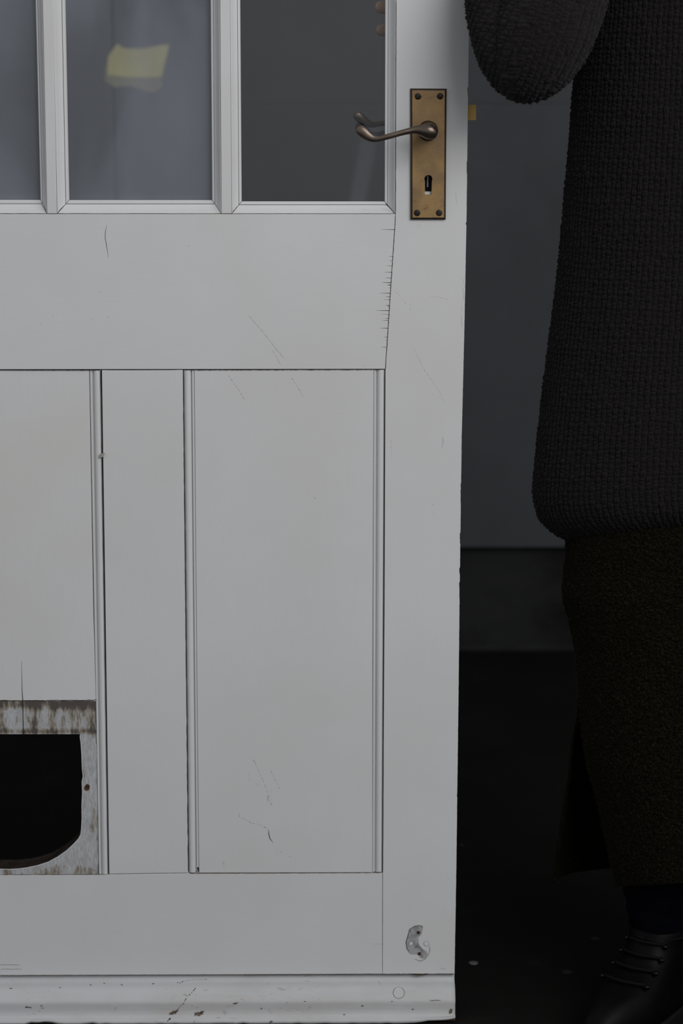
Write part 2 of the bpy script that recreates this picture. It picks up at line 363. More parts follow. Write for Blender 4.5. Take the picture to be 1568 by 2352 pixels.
# ---- lower panels, flush, with a bead worked along the upright edges
def catflap():
    m = NT('white_panel_with_stained_cutout')
    col = C(0.652, 0.668, 0.700)
    grain = m.noise(6, 4, 0.6, m.mapping((60, 60, 6))); blot = m.noise(3.2, 4)
    c0 = m.mix(m.rng(blot, 0.35, 0.72), col, C(0.617, 0.615, 0.611)); c0 = m.mix(m.rng(grain, 0.3, 0.8, 0, 0.35), c0, C(0.611, 0.618, 0.631))
    sx, sy, sz = m.sep(); wob = m.math('MULTIPLY', m.math('SUBTRACT', m.noise(70, 4), 0.5), 0.004)
    a = P(222, 1609)-DOOR_BASE; b = P(0, 1686)-DOOR_BASE; hr = P(188, 1800)-DOOR_BASE; zb_ = P(0, 2008)-DOOR_BASE
    zz = m.math('ADD', sz, wob)
    inside = m.rng(zz, a.z-0.0008, a.z+0.0004, 1, 0)
    streak = m.noise(1.0, 5, 0.65, m.mapping((85, 40, 16)), 0.3); fine = m.noise(230, 4, 0.7, m.mapping((1.6, 1, 0.45))); big = m.noise(38, 3, 0.5, m.mapping((1.3, 1, 0.5), (2, 0, 5)))
    top = m.rng(sz, a.z-0.016, a.z-0.003, 0.0, 0.40); rt = m.math('ADD', m.rng(sx, hr.x+0.003, a.x-0.001, -0.05, 0.12), m.rng(sx, a.x-0.0045, a.x-0.0005, 0.0, 0.22)); above = m.rng(sz, b.z-0.03, b.z-0.002, -0.10, 0.13)
    bot = m.rng(sz, zb_.z+0.004, zb_.z+0.02, 0.34, 0.0); lip = m.math('MULTIPLY', m.rng(m.math('ABSOLUTE', m.math('SUBTRACT', sz, b.z+0.003)), 0.0, 0.006, 0.22, 0.0), 1.0)
    g = m.math('ADD', m.math('ADD', m.math('ADD', top, rt), above), m.math('ADD', bot, lip))
    g = m.math('ADD', g, m.math('MULTIPLY', m.math('SUBTRACT', streak, 0.5), 1.1)); g = m.math('ADD', g, m.math('MULTIPLY', m.math('SUBTRACT', big, 0.5), 1.3)); g = m.math('ADD', g, m.math('MULTIPLY', m.math('SUBTRACT', fine, 0.5), 0.9))
    pale = m.mix(m.rng(fine, 0.35, 0.65), C(0.36, 0.37, 0.395), C(0.50, 0.515, 0.545))
    c1 = m.mix(m.rng(g, 0.10, 0.26), pale, C(0.27, 0.245, 0.20)); c1 = m.mix(m.rng(g, 0.24, 0.46), c1, C(0.088, 0.078, 0.074))
    c = m.mix(inside, c0, c1)
    return m.fin(c, 0.6, m.bump(m.math('ADD', fine, m.math('MULTIPLY', grain, 0.4)), 0.12, 0.001), 0.3)
M['catflap'] = catflap()
def curve_bottom():
    pts = [(0, 1996), (23, 1996.5), (42, 1995.4), (59, 1993.2), (85, 1988), (110, 1980), (133, 1967.5), (153, 1953), (168, 1939), (179, 1927), (184.5, 1917), (186, 1905)]
    rightside = [(187.5, 1880), (187, 1850), (188.5, 1820), (187.5, 1795), (190, 1783), (188, 1765), (187, 1735), (185, 1705), (183, 1693), (183, 1687)]
    R = pts+rightside
    L = [(-x, y) for x, y in reversed(R[1:])]
    return L+R
hole = XZ(curve_bottom())
lpan = prism('panel', [XZ([(mp(857, 851), 851), (204.5, 851), (214, 1400), (220, 1612), (226, 2008.5), (mp(854, 2010), 2010)]), hole], 0.0012, 0.034, M['catflap'], door)
lpan.data.materials.append(M['rawdark']); lpan.data.materials.append(M['paint_n'])
for p_ in lpan.data.polygons:
    if abs(p_.normal.y) < 0.5: p_.material_index = 1
rpan = prism('panel', [XZ([(446.4, 850), (857.4, 849.2), (855, 1500), (854.5, 2004), (457.2, 2005), (452, 1500)])], 0.0008, 0.017, M['paint_v'], door, bevel=0.0003)
def bead(xt, xb, yt, yb, flip):
    """xt/xb: px columns of the gap edge and field edge at top and bottom; half-round with a quirk"""
    prof = []
    for a in np.linspace(0, math.pi, 11): prof.append((0.04+0.66*(1-math.cos(a))/2, 0.0042-0.0042*math.sin(a)))
    prof = [(0.03, 0.014)]+prof+[(0.74, 0.0040), (0.765, 0.0036), (0.80, 0.0012), (0.93, 0.0012), (0.945, 0.0022), (1.0, 0.0024), (1.0, 0.014)]
    v, f = [], []; rows = 8
    for r in range(rows+1):
        t = r/rows; py = yt+(yb-yt)*t; xg = xt[0]+(xb[0]-xt[0])*t; xf = xt[1]+(xb[1]-xt[1])*t
        for s, Y in prof:
            p = P(xg+(xf-xg)*s, py, 0); v.append((p.x, Y, p.z))
    n = len(prof)
    for r in range(rows):
        for k in range(n): f.append((r*n+k, r*n+(k+1) % n, (r+1)*n+(k+1) % n, (r+1)*n+k))
    f.append(tuple(range(n))); f.append(tuple(rows*n+k for k in range(n)))
    return make('panel_bead', v, f, M['paint_n'], door)
bead((232.6, 204.8), (250.2, 226.2), 850.5, 2008, 0)
bead((420.0, 446.2), (432.4, 457.0), 850.5, 2004, 0)
bead((884.0, 857.6), (878.4, 854.6), 849.5, 2003.5, 0)
bead((mp(884, 850.5), mp(857.6, 850.5)), (mp(878.4, 2008), mp(854.6, 2008)), 850.5, 2008, 0)
# dark shadow strip in the open shrinkage gaps
def strip(pts, w, mat, parent, Y=-0.00025, name='crack_line', kind=None, taper=True, surf=None):
    """thin line of the given px width following pixel points on the surface"""
    v, f = [], []; n = len(pts)
    for i, (x, y) in enumerate(pts):
        a = pts[max(i-1, 0)]; b = pts[min(i+1, n-1)]; dx, dy = b[0]-a[0], b[1]-a[1]; L = math.hypot(dx, dy) or 1
        nx, ny = -dy/L, dx/L
        ww = w[i] if isinstance(w, (list, tuple)) else (w*(0.25 if (taper and i in (0, n-1)) else 1))
        for s in (-1, 1):
            q = surf(x+nx*ww*s/2, y+ny*ww*s/2) if surf else P(x+nx*ww*s/2, y+ny*ww*s/2, Y)
            v.append(q)
    for i in range(n-1): f.append((2*i, 2*i+1, 2*i+3, 2*i+2))
    return v, f
def strips(name, lines, mat, parent, Y=-0.00025, surf=None):
    V, Fc = [], []
    for pts, w in lines:
        v, f = strip(pts, w, mat, parent, Y, surf=surf); b = len(V); V += v; Fc += [tuple(b+i for i in q) for q in f]
    o = make(name, V, Fc, mat, parent); o['kind'] = 'stuff'; return o
def dash(pts, w, seed, on=(2, 9), off=(1, 5)):
    """break a px polyline into short irregular dashes"""
    r = random.Random(seed); A = np.array(pts, float); L = np.concatenate([[0], np.cumsum(np.hypot(*np.diff(A, axis=0).T))]); t = 0.0; out = []
    while t < L[-1]:
        e = min(t+r.uniform(*on), L[-1]); q = np.linspace(t, e, 3)
        out.append(([(float(np.interp(k, L, A[:, 0]))+r.uniform(-.3, .3), float(np.interp(k, L, A[:, 1]))+r.uniform(-.3, .3)) for k in q], w*r.uniform(0.5, 1.2))); t = e+r.uniform(*off)
    return out
def alldash(lines, seed=1, **k): return [d for i, (p, w) in enumerate(lines) for d in dash(p, w, seed+i, **k)]
def rag(x0, y0, x1, y1, n, j, seed):
    r = random.Random(seed); out = []
    for i in range(n+1):
        t = i/n; out.append((x0+(x1-x0)*t+r.uniform(-j, j), y0+(y1-y0)*t+r.uniform(-j, j)))
    return out

# ---- glazing: bars, beads, panes
def bar(name, tops, bots):
    a0, a1 = tops; b0, b1 = bots
    pt = [P(a0, 0), P(a1, 0)]; pb = [P(b0, 490.5), P(b1, 490.5)]; dz = pt[0].z-pb[0].z
    ex = lambda p, q: p.x+(p.x-q.x)*(1.862-p.z)/dz*0.35
    return prism(name, [[(pb[0].x, pb[0].z), (pb[1].x, pb[1].z), (pt[1].x, pt[1].z), (ex(pt[1], pb[1]), 1.862), (ex(pt[0], pb[0]), 1.862), (pt[0].x, pt[0].z)]], -0.0006, 0.040, M['paint_v'], door, bevel=0.0005)
bar('glazing_bar', (98.0, 121.0), (108.5, 130.5)); bar('glazing_bar', (505.0, 527.5), (508.5, 531.5))
EXT = -1360.0   # px row far above the frame where the top rail's lower edge lies
def zrow(py): return P(0, py).z
def pane(L, R, bt, gm):
    """L, R: face-line and glass-line px columns at (y=0, y=475); bt: face/glass rows at the bottom"""
    Zt = 1.86
    def col(c, py_or_z, isz):
        z = py_or_z if isz else zrow(py_or_z)
        z0, z1 = zrow(0), zrow(475); x0, x1 = P(c[0], 0).x, P(c[1], 475).x
        t = (z-z1)/(z0-z1); t = t if t < 1 else 1+(t-1)*0.35
        return x1+(x0-x1)*t
    zo, zi = zrow(bt[0]), zrow(bt[1])
    out = [(col(L[0], zo, True), zo), (col(R[0], zo, True), zo), (col(R[0], Zt, True), Zt), (col(L[0], Zt, True), Zt)]
    inn = [(col(L[1], zi, True), zi), (col(R[1], zi, True), zi), (col(R[1], Zt-0.014, True), Zt-0.014), (col(L[1], Zt-0.014, True), Zt-0.014)]
    prof = [(0.0, 0.012), (0.0, 0.0009), (0.06, 0.0007), (0.14, 0.0018), (0.30, 0.0054), (0.48, 0.0083), (0.62, 0.0098), (0.70, 0.0101), (0.70, 0.0122), (0.745, 0.0122), (0.745, 0.0106), (0.76, 0.0102), (0.97, 0.0106), (1.0, 0.0112), (1.0, 0.0186)]
    for s in (0, 1, 2, 3):
        a, b = s, (s+1) % 4; v, f = [], []
        for k, e in ((a, 0.0004), (b, -0.0004)):
            dx, dz = out[b][0]-out[a][0], out[b][1]-out[a][1]; l = math.hypot(dx, dz)
            for t, Y in prof: v.append((out[k][0]+(inn[k][0]-out[k][0])*t+dx/l*e, Y, out[k][1]+(inn[k][1]-out[k][1])*t+dz/l*e))
        n = len(prof)
        for i in range(n-1): f.append((i, i+1, n+i+1, n+i))
        f.append((n-1, 0, n, 2*n-1)); f.append(tuple(range(n))); f.append(tuple(range(n, 2*n)))
        make('glazing_bead', v, f, M['paint_n'], door)
    m = 0.004
    lo = (inn[0][0]-m, inn[0][1]-m); hi = (inn[2][0]+m, inn[2][1]+m)
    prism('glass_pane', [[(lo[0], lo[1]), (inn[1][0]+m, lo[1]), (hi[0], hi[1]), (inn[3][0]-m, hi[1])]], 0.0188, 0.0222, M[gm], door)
m_ = lambda c: 2*MID-c
pane(((121.5, 131.0), (147.5, 155.5)), ((504.5, 508.0), (483.6, 486.2)), (490.8, 461.5), 'glass_refl_haze')
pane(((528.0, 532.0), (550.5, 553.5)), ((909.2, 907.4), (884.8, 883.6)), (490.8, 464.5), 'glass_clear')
pane(((mp(909.2, 0), mp(907.4, 475)), (mp(884.8, 0), mp(883.6, 475))), ((97.5, 108.0), (78.6, 91.0)), (490.8, 461.0), 'glass_refl_haze')

# ---- weatherboard
wb_prof = [(2236.5, 0.0050), (2242, 0.0044), (2248, 0.0034), (2254, 0.0010), (2259, -0.0035), (2264, -0.0085), (2270, -0.0130), (2278, -0.0172), (2287, -0.0208), (2294, -0.0236), (2299, -0.0254), (2303, -0.0262), (2308, -0.0264), (2318, -0.0266), (2330, -0.0272), (2335, -0.0292), (2340, -0.0325), (2345, -0.0350), (2352, -0.0358)]
wbz = [(Zat(py, Y), Y) for py, Y in wb_prof]
wz_a = np.array([z for z, y in wbz][::-1]); wy_a = np.array([y for z, y in wbz][::-1])
wbx0 = 2*xmid-P(1043.5, 2240).x; wbx1 = P(1043.5, 2240).x
def wdz(x): return -0.0022+0.0030*(x-wbx0)/(wbx1-wbx0)
def wsurf(px, py, lift=0.0004):
    lo, hi = -0.06, 0.01
    for _ in range(40):
        mid = (lo+hi)/2; z = Zat(py, mid)
        if mid < float(np.interp(z-wdz(P(px, py, mid).x), wz_a, wy_a)): lo = mid
        else: hi = mid
    p = P(px, py, (lo+hi)/2); p.y -= lift; return p
def weatherboard():
    v, f = [], []; cols = 90; x0 = 2*xmid-P(1043.5, 2240).x; x1 = P(1043.5, 2240).x; n = len(wbz)+3
    for i in range(cols+1):
        t = i/cols; x = x0+(x1-x0)*t; ppx = 784+x*5300/2.62
        r = random.gauss(0, 0.0006)
        chip = 0.004*max(0, (ppx-880)/160)**2 + (0.003 if 10 < ppx < 75 else 0)+(0.0015 if 150 < ppx < 170 else 0)
        for k, (z, Y) in enumerate(wbz):
            zz = z+ (0.004 * (i/cols) * 0.0); yy = Y
            if k >= len(wbz)-2: zz += max(0, chip+r); yy += chip*0.5
            zz += wdz(x)
            v.append((x+ (-0.0012*random.random() if i == cols and k > 10 else 0), yy, zz))
        zl = min(p[0] for p in wbz)
        v.append((x, -0.030, max(0.0015, zl-0.004))); v.append((x, TH, max(0.0015, zl-0.004))); v.append((x, TH, wbz[0][0]+wdz(x)))
    for i in range(cols):
        for k in range(n-1): f.append((i*n+k, i*n+k+1, (i+1)*n+k+1, (i+1)*n+k))
        f.append((i*n+n-1, i*n, (i+1)*n, (i+1)*n+n-1))
    f.append(tuple(range(n))); f.append(tuple(cols*n+k for k in range(n)))
    o = make('weatherboard', v, f, M['paint_w'], door, smooth=True)
    o.data.materials.append(M['rawwood'])
    for p in o.data.polygons:
        ks = [q % n for q in p.vertices]
        if min(ks) >= n-4 and max(ks) < n-1: p.material_index = 1
    return o
wb = weatherboard()
# wooden plug: shallow disc with a dark ring round it
def on_wb(px, py, r, n=28, lift=0.0006): return [wsurf(px+r*math.cos(2*math.pi*k/n), py+r*math.sin(2*math.pi*k/n), lift) for k in range(n)]
rim = on_wb(915.5, 2280, 13.6, lift=0.0003); cap = on_wb(915.5, 2280, 12.5, lift=0.0006)+[wsurf(915.5, 2280, 0.0007)]
make('plug_ring', rim+[wsurf(915.5, 2280, 0.0003)], [(k, (k+1) % 28, 28) for k in range(28)], M['grime'], wb)
make('plug', cap, [(k, (k+1) % 28, 28) for k in range(28)], M['paint_w'], wb, smooth=True)

# ---- cracks, scratches and dirt lines
z1 = lambda x, y: (780+x/4.612, 440+y/4.612)
lr = []
for y, xa, xb, w in ((402, 435, 582, 1.0), (685, 522, 560, .8), (733, 522, 556, .8), (785, 492, 552, .8), (853, 468, 549, 1.0), (915, 482, 545, 1.0), (962, 448, 545, 1.5), (988, 500, 542, 2.0), (1020, 520, 538, .9), (1075, 420, 536, 1.1), (1113, 483, 532, 1.0), (1143, 463, 530, .8), (1205, 483, 526, 1.2), (1217, 505, 524, 1.4), (1260, 393, 523, 1.3), (1300, 440, 518, .5), (1343, 480, 516, .9), (1362, 448, 514, .8), (1445, 428, 508, 1.1), (1540, 465, 503, .8), (1575, 484, 500, .7), (1648, 434, 496, .8)):
    a, b = z1(xa, y), z1(xb, y+2); lr.append(([a, ((a[0]+b[0])/2, a[1]), b], [0.15, w*0.55, w]))
lr.append(([(245, 517), (242, 532), (241.5, 546), (245, 566), (249, 592)], 0.9))
strips('paint_cracks', lr, M['crack'], lock_rail)
strips('scuff_marks', alldash([([(572, 725), (600, 757), (618, 780), (652, 822)], 4.5), ([(625, 803), (645, 838)], 2.2), ([(780, 763), (793, 761)], 1.0)], 9, on=(6, 16), off=(0.5, 3)), M['scuff'], lock_rail)
z5 = lambda x, y: (440+x/4.9, 1700+y/4.9)
strips('scratches', [([z5(*q) for q in ((865, 1005), (868, 1050), (880, 1105), (918, 1155))], 1.4), ([z5(853, 630), z5(860, 690)], 1.5), ([z5(700, 225), z5(720, 268)], 1.0), ([z5(820, 975), z5(835, 985)], 1.3), ([z5(1000, 1255), z5(1012, 1265)], 1.3), ([z5(1095, 1305), z5(1118, 1313)], 1.2), ([z5(952, 1236), z5(965, 1242)], 1.0), ([(722, 1143), (724, 1145)], 1.6), ([z5(70, 1430), z5(78, 1480)], [4.0, 2.5])], M['crack'], rpan, Y=0.0004)
strips('faint_scratches', alldash([([z5(*q) for q in ((690, 215), (750, 330), (800, 440), (850, 570), (903, 738))], 0.9), ([z5(*q) for q in ((890, 340), (930, 420), (990, 540))], 0.8), ([z5(*q) for q in ((540, 820), (530, 850), (580, 880), (640, 915), (690, 935), (760, 945), (865, 1000))], 1.2), ([z5(640, 380), z5(648, 440), z5(660, 460)], 0.9), ([z5(732, 480), z5(742, 505)], 1.0), ([z5(360, 1365), z5(365, 1420)], 2.0), ([(525, 862), (548, 895), (562, 918)], 1.1), ([(670, 868), (683, 888), (697, 912)], 1.3)], 5), M['faint'], rpan, Y=0.0004)
strips('paint_lip', [([(q[0]+0.8, q[1]+0.6) for q in curve_bottom() if q[0] > -30], 1.5)], M['paint_n'], lpan, Y=0.0009)
strips('panel_split', [([(49.5, 1518), (50.5, 1560), (51, 1590), (52.5, 1612), (53, 1650), (54, 1687)], [0.3, 0.7, 1.2, 1.8, 1.5, 1.8]), ([(50, 2005), (53, 2012)], 4.0), (rag(0, 1609.5, 222, 1608, 90, 0.8, 4), 1.2)], M['crack'], lpan, Y=0.0008)
strips('stile_marks', [([(1016, 1003), (1018, 1012), (1014, 1030)], 1.3), ([(992, 1158), (996, 1160)], 2.2), ([(996, 1176), (997, 1182)], 1.2), ([(942, 702), (945, 697)], 1.6), ([(941, 707), (944, 712)], 1.6), ([(966, 687), (969, 684)], 1.2), ([(1063, 662), (1065, 690)], 2.2), ([(1059, 724), (1061, 750)], 2.0), ([(1063, 640), (1064, 655)], 1.4), ([(1060, 705), (1061.5, 716)], 1.3), ([(958, 517), (965, 519)], 1.6), ([(947, 34), (950, 35)], 1.8), 
    ([(1046, 440), (1049, 468)], 1.0), ([(1009, 2222), (1017, 2226), (1026, 2225)], 1.2)], M['faint'], st)
strips('faint_scuffs', alldash([([(910, 670), (935, 700)], 1.2), ([(950, 800), (975, 850), (1010, 900), (1022, 925)], 1.5), ([(985, 680), (1010, 683), (1030, 688)], 1.2), ([(898, 1010), (900, 1060)], 1.0)], 12), M['scuff'], st)
# dirty joints
lr2 = [(rag(0, 849.8, 231, 850.3, 70, 0.4, 8), 1.4), (rag(424, 849.6, 883, 848.4, 130, 0.45, 9), 1.5), (rag(234, 849.6, 420, 849.3, 6, 0.1, 1), 1.0)]
strips('joint_grime', lr2, M['crack'], lock_rail)
strips('joint_grime', [(rag(434, 2006, 855, 2004.4, 160, 0.5, 12), 1.5), (rag(855, 2004.2, 878, 2003.6, 4, 0.5, 2), 2.4), (rag(0, 2009, 250, 2008.6, 20, 0.4, 14), 1.1), (rag(0, 2240.5, 1043, 2236.8, 420, 0.55, 15), 1.2), (rag(560, 2239.2, 1043, 2237.4, 260, 0.8, 16), 1.1), ([(940, 2237), (958, 2239), (982, 2238)], [1, 5.5, 1]), ([(878.6, 2008), (878.4, 2100), (878.4, 2236)], 1.0), ([(858, 2168.5), (878, 2169)], .8), ([(872, 2211), (878, 2212)], 1.0), (rag(0, 2216, 46, 2216.5, 12, 0.5, 21), .6), (rag(0, 2226, 50, 2226, 12, 0.5, 22), .6)], M['grime'], bottom_rail)
strips('joint_grime', [(rag(908.4, 494, 885, 848, 150, 0.4, 31), 1.0), (rag(909.5, 0, 908.2, 494, 50, 0.35, 32), 1.1)], M['crack'], st)
strips('mitre_grime', [(rag(885, 467, 907, 491, 8, 0.6, 41), 2.0), (rag(0, 490.8, 907, 491, 60, 0.4, 42), 0.9), (rag(95, 468, 108, 490, 5, 0.5, 43), 1.3), (rag(148, 471, 132, 490, 5, 0.5, 44), 1.0), (rag(493, 468, 508, 490, 5, 0.5, 45), 1.2), (rag(548, 470, 534, 488, 5, 0.5, 46), 1.0)], M['grime'], door, Y=-0.0002)
strips('dark_gap', [(rag(231.6, 851, 249.6, 2006, 60, 0.25, 51), [2.6]*61), (rag(420.8, 851, 432.6, 2000, 90, 0.45, 52), [1.6 if k % 7 else 0.4 for k in range(91)]), (rag(883.6, 850, 879, 2002, 60, 0.25, 53), 1.3)], M['dark_hole'], door, Y=-0.0001)
# weatherboard cracks and chips
strips('weatherboard_cracks', alldash([([(449, 2269), (440, 2280), (433, 2286)], 2.4), ([(428, 2293), (424, 2299)], 2.6), ([(423, 2303), (413, 2312), (405, 2322)], 2.4), ([(392, 2338), (384, 2346)], 4.0), ([(448, 2342), (444, 2350)], 1.2), ([(406, 2256), (412, 2258), (420, 2254)], 2.6), ([(420, 2254), (440, 2250), (478, 2249)], 0.8)], 3, on=(3, 8), off=(0.5, 2)), M['crack'], wb, surf=wsurf)
def blobs(name, items, mat, parent, surf):
    V, Fc = [], []
    for i, (x, y, rx, ry, tilt) in enumerate(items):
        rr_ = random.Random(i*7+3); b = len(V); n = 22; ca, sa = math.cos(math.radians(tilt)), math.sin(math.radians(tilt))
        for k in range(n):
            a = 2*math.pi*k/n; q = rr_.uniform(0.45, 1.25); u, w = rx*q*math.cos(a), ry*q*math.sin(a); V.append(surf(x+u*ca-w*sa, y+u*sa+w*ca))
        V.append(surf(x, y)); Fc += [(b+k, b+(k+1) % n, b+n) for k in range(n)]
    o = make(name, V, Fc, mat, parent); o['kind'] = 'stuff'; return o
blobs('paint_chips', [(398, 2326, 10, 4.5, -18), (405, 2322, 6, 2.5, -30), (455, 2329, 11, 5, -15), (463, 2325, 6, 3, -25), (62, 2313, 5, 2, 0), (70, 2314, 3, 1.6, 0), (95, 2310, 3, 1.3, 10), (540, 2304, 6, 2.4, -10), (25, 2270, 4, 1.2, 0), (138, 2268, 3, 1, 0), (208, 2262, 3, 1.2, 20), (240, 2258, 2.5, 1, 0), (280, 2262, 4, 1.3, 30), (352, 2259, 4, 1.2, -10), (600, 2316, 2, 2, 0), (622, 2347, 5, 2.5, -35), (832, 2310, 4, 1.2, 0), (790, 2330, 2.4, 1.6, 0), (1035, 2322, 5, 6, 40), (700, 2300, 3, 1, 0), (948, 2318, 3, 1.4, 0), (900, 2300, 3, 1, 0)], M['grime'], wb, wsurf)
strips('weatherboard_chips', [([(60, 2313), (70, 2313)], 3), ([(535, 2305), (548, 2302)], 2.5), ([(868, 2252), (874, 2262)], 1.3), (rag(985, 2298, 1012, 2297, 6, 1.0, 61), 1.2)], M['grime'], wb, surf=wsurf)
# splinter stuck in the left bead's gap
v, f = [], []
sp = [P(227, 1052, -0.002), P(230, 1042, -0.003), (P(241, 1040, -0.002)), P(237, 1049, -0.004)]
make('splinter', sp+[P(234, 1046, 0.004)], [(0, 1, 2, 3), (0, 1, 4), (1, 2, 4), (2, 3, 4), (3, 0, 4)], plain('grey_splinter', C(0.34, 0.33, 0.30), 0.8), door)
# scar of a removed escutcheon on the stile foot
def scar_mat():
    m = NT('bare_patch'); n = m.noise(75, 4, 0.6); n2 = m.noise(260, 3)
    c = m.mix(m.rng(n, 0.40, 0.60), C(0.20, 0.205, 0.22), C(0.37, 0.38, 0.40)); c = m.mix(m.rng(n2, 0.55, 0.70, 0, 0.7), c, C(0.14, 0.125, 0.11))
    return m.fin(c, 0.7, m.bump(n2, 0.3, 0.001), 0.2)
M['scar'] = scar_mat()
zs = lambda x, y: (780+x/4.612, 1980+y/4.612)
scar = prism('bare_patch', [XZ([zs(*q) for q in ((875, 672), (800, 675), (745, 710), (720, 770), (700, 840), (705, 900), (725, 945), (760, 980), (810, 975), (835, 985), (860, 1020), (910, 1020), (935, 985), (920, 945), (870, 915), (835, 870), (832, 800), (865, 760), (882, 700))])], -0.0002, 0.001, M['scar'], st)
strips('bare_patch_rim', [([zs(*q) for q in ((880, 690), (850, 672), (795, 678), (740, 712), (722, 780), (702, 850), (712, 920), (745, 970))], 1.6), ([zs(*q) for q in ((930, 1000), (900, 1030), (850, 1050), (790, 1025))], 1.0), ([zs(*q) for q in ((945, 880), (955, 930), (935, 1000))], 1.0)], M['grime'], scar, Y=-0.0004)
for q in ((832, 745), (843, 970)):
    c = P(*zs(*q)); disc('screw_hole', c, 0.0021, -0.0006, 0.001, M['rust'], scar, 16)
for q, r in (((755, 862), 0.0022), ((917, 862), 0.0029)):
    c = P(*zs(*q)); disc('nail_ring', c, r*1.22, -0.0003, 0.001, M['scar'], scar, 18); disc('nail_head', c, r, -0.0006, 0.001, M['paint_n'], scar, 18)
c = P(200.5, 1807); disc('screw_hole_rust', P(199, 1811), 0.0034, 0.0009, 0.002, plain('rust_stain', C(0.16, 0.085, 0.04), 0.9, nscale=300), lpan, 18); disc('screw_hole', c, 0.0029, 0.0006, 0.002, M['rust'], lpan, 18)

# ---- lock furniture
def chamfer_plate(name, rect, hole, Y0, ch, mat, edge_mat, parent):
    x0, y0, x1, y1 = rect
    q = [P(x0, y0), P(x1, y0+0.5), P(x1-2, y1), P(x0+0.6, y1)]
    o = [(p.x, p.z) for p in q]; cx = sum(p[0] for p in o)/4; cz = sum(p[1] for p in o)/4
    i = [(p[0]-math.copysign(ch, p[0]-cx), p[1]-math.copysign(ch, p[1]-cz)) for p in o]
    fl = [i, hole]; flat = [p for l in fl for p in l]; n = len(flat)
    tris = tessellate_polygon([[Vector((p[0], p[1], 0)) for p in l] for l in fl])
    v = [(p[0], Y0, p[1]) for p in flat]+[(p[0], Y0+0.003, p[1]) for p in hole]+[(p[0], Y0+0.0014, p[1]) for p in o]+[(p[0], 0.0, p[1]) for p in o]
    f = [tuple(t) for t in tris]; m = len(hole); h0 = 4; h1 = n; o0 = n+m
    nf = len(f)
    f += [(h0+k, h0+(k+1) % m, h1+(k+1) % m, h1+k) for k in range(m)]
    f += [(k, (k+1) % 4, o0+(k+1) % 4, o0+k) for k in range(4)]+[(o0+k, o0+(k+1) % 4, o0+4+(k+1) % 4, o0+4+k) for k in range(4)]
    ob = make(name, v, f, mat, parent); ob.data.materials.append(edge_mat)
    for p in ob.data.polygons:
        if any(vi >= n for vi in p.vertices): p.material_index = 1
    return ob
plate = chamfer_plate('lock_plate', (942, 203, 1025, 503.5), XZ(kh, -0.0035), -0.0042, 0.0021, M['brass'], M['brass_edge_boss_shade'], door)
plate['label'] = 'aged brass lever plate with keyhole'
lc = box('lock_case', (P(962, 400).x, 0.018, P(0, 452).z), (P(1005, 400).x, 0.030, P(0, 392).z), M['dark_hole'], door)
box('lock_lever', (P(981, 400).x, 0.010, P(0, 431).z), (P(984.5, 400).x, 0.016, P(0, 404).z), plain('dull_steel', C(0.32, 0.34, 0.38), 0.45, 0.5, 0.5), lc)
ks = (P(998, 400).x-P(969, 400).x)
for q in ((959.5, 221.5, 20), (1010.5, 221, -40), (957.5, 489, 60), (1008, 489, 75)):
    c = P(q[0], q[1], -0.0044); r = 0.0035
    v, f = [], []; n = 20
    for rr_, yy in ((1.12, -0.0040), (1.0, -0.0045), (0.75, -0.0047), (0.0, -0.0048)):
        for k in range(n):
            a = 2*math.pi*k/n; v.append((c.x+r*rr_*math.cos(a), yy, c.z+r*rr_*math.sin(a)))
    for l in range(3): f += [(l*n+k, l*n+(k+1) % n, (l+1)*n+(k+1) % n, (l+1)*n+k) for k in range(n)]
    s = make('screw', v, f, M['screw'], plate, smooth=True)
    a = math.radians(q[2]); d = Vector((math.cos(a), 0, math.sin(a)))*r*0.85; w = Vector((-math.sin(a), 0, math.cos(a)))*0.00035; cc = Vector((c.x, -0.0051, c.z))
    make('screw_slot', [cc-d-w, cc+d-w, cc+d+w, cc-d+w], [(0, 1, 2, 3)], M['dark_hole'], s)
LY = -0.046
piv = P(986, 303, LY)
lever_px = [(1005, 306, 1.5), (1003.5, 305.5, 9), (999, 304.8, 15), (991, 303.4, 18.6), (981, 301.2, 18.6), (969, 299.5, 14.5), (957, 298.5, 10.4), (945, 299.5, 7.8), (925, 304, 6.6), (905, 309.5, 6.4), (885, 315, 6.4), (869, 318.5, 6.8), (856, 318, 8.4), (845, 312.5, 10.6), (836, 305.5, 12.2), (829, 300, 12), (823, 296.5, 9.6), (819.5, 294.5, 5.5), (818.2, 293.8, 1.0)]
sm = smooth_path([(x, y, r) for x, y, r in lever_px], 90)
def lever(name, Y, dx, dy, parent, pivot_to=None, sgn=-1):
    pts, rad, flt = [], [], []; sc = 5300/2.62
    for i, (x, y, r) in enumerate(sm):
        k = np.clip((x-880)/105, 0, 1)
        if pivot_to is not None:
            ax = x+dx*(1-k)+(pivot_to[0]-986)*k; ay = y+dy*(1-k)+(pivot_to[1]-303)*k
        else: ax, ay = x, y
        p = P(ax, ay, Y); p.y += sgn*(0.004*math.sin(math.pi*np.clip((986-x)/165, 0, 1)))
        pts.append(p); rad.append(max(r, 0.6)/sc); flt.append(0.52 if x < 870 else (0.52+0.3*min(1, (x-870)/60)))
    v, f = tube_along(pts, rad, 20, flt)
    return make(name, v, f, M['bronze'], parent, smooth=True)
lv = lever('lever_handle', LY, 0, 0, door); lv['label'] = 'dark bronze scroll lever on the front'
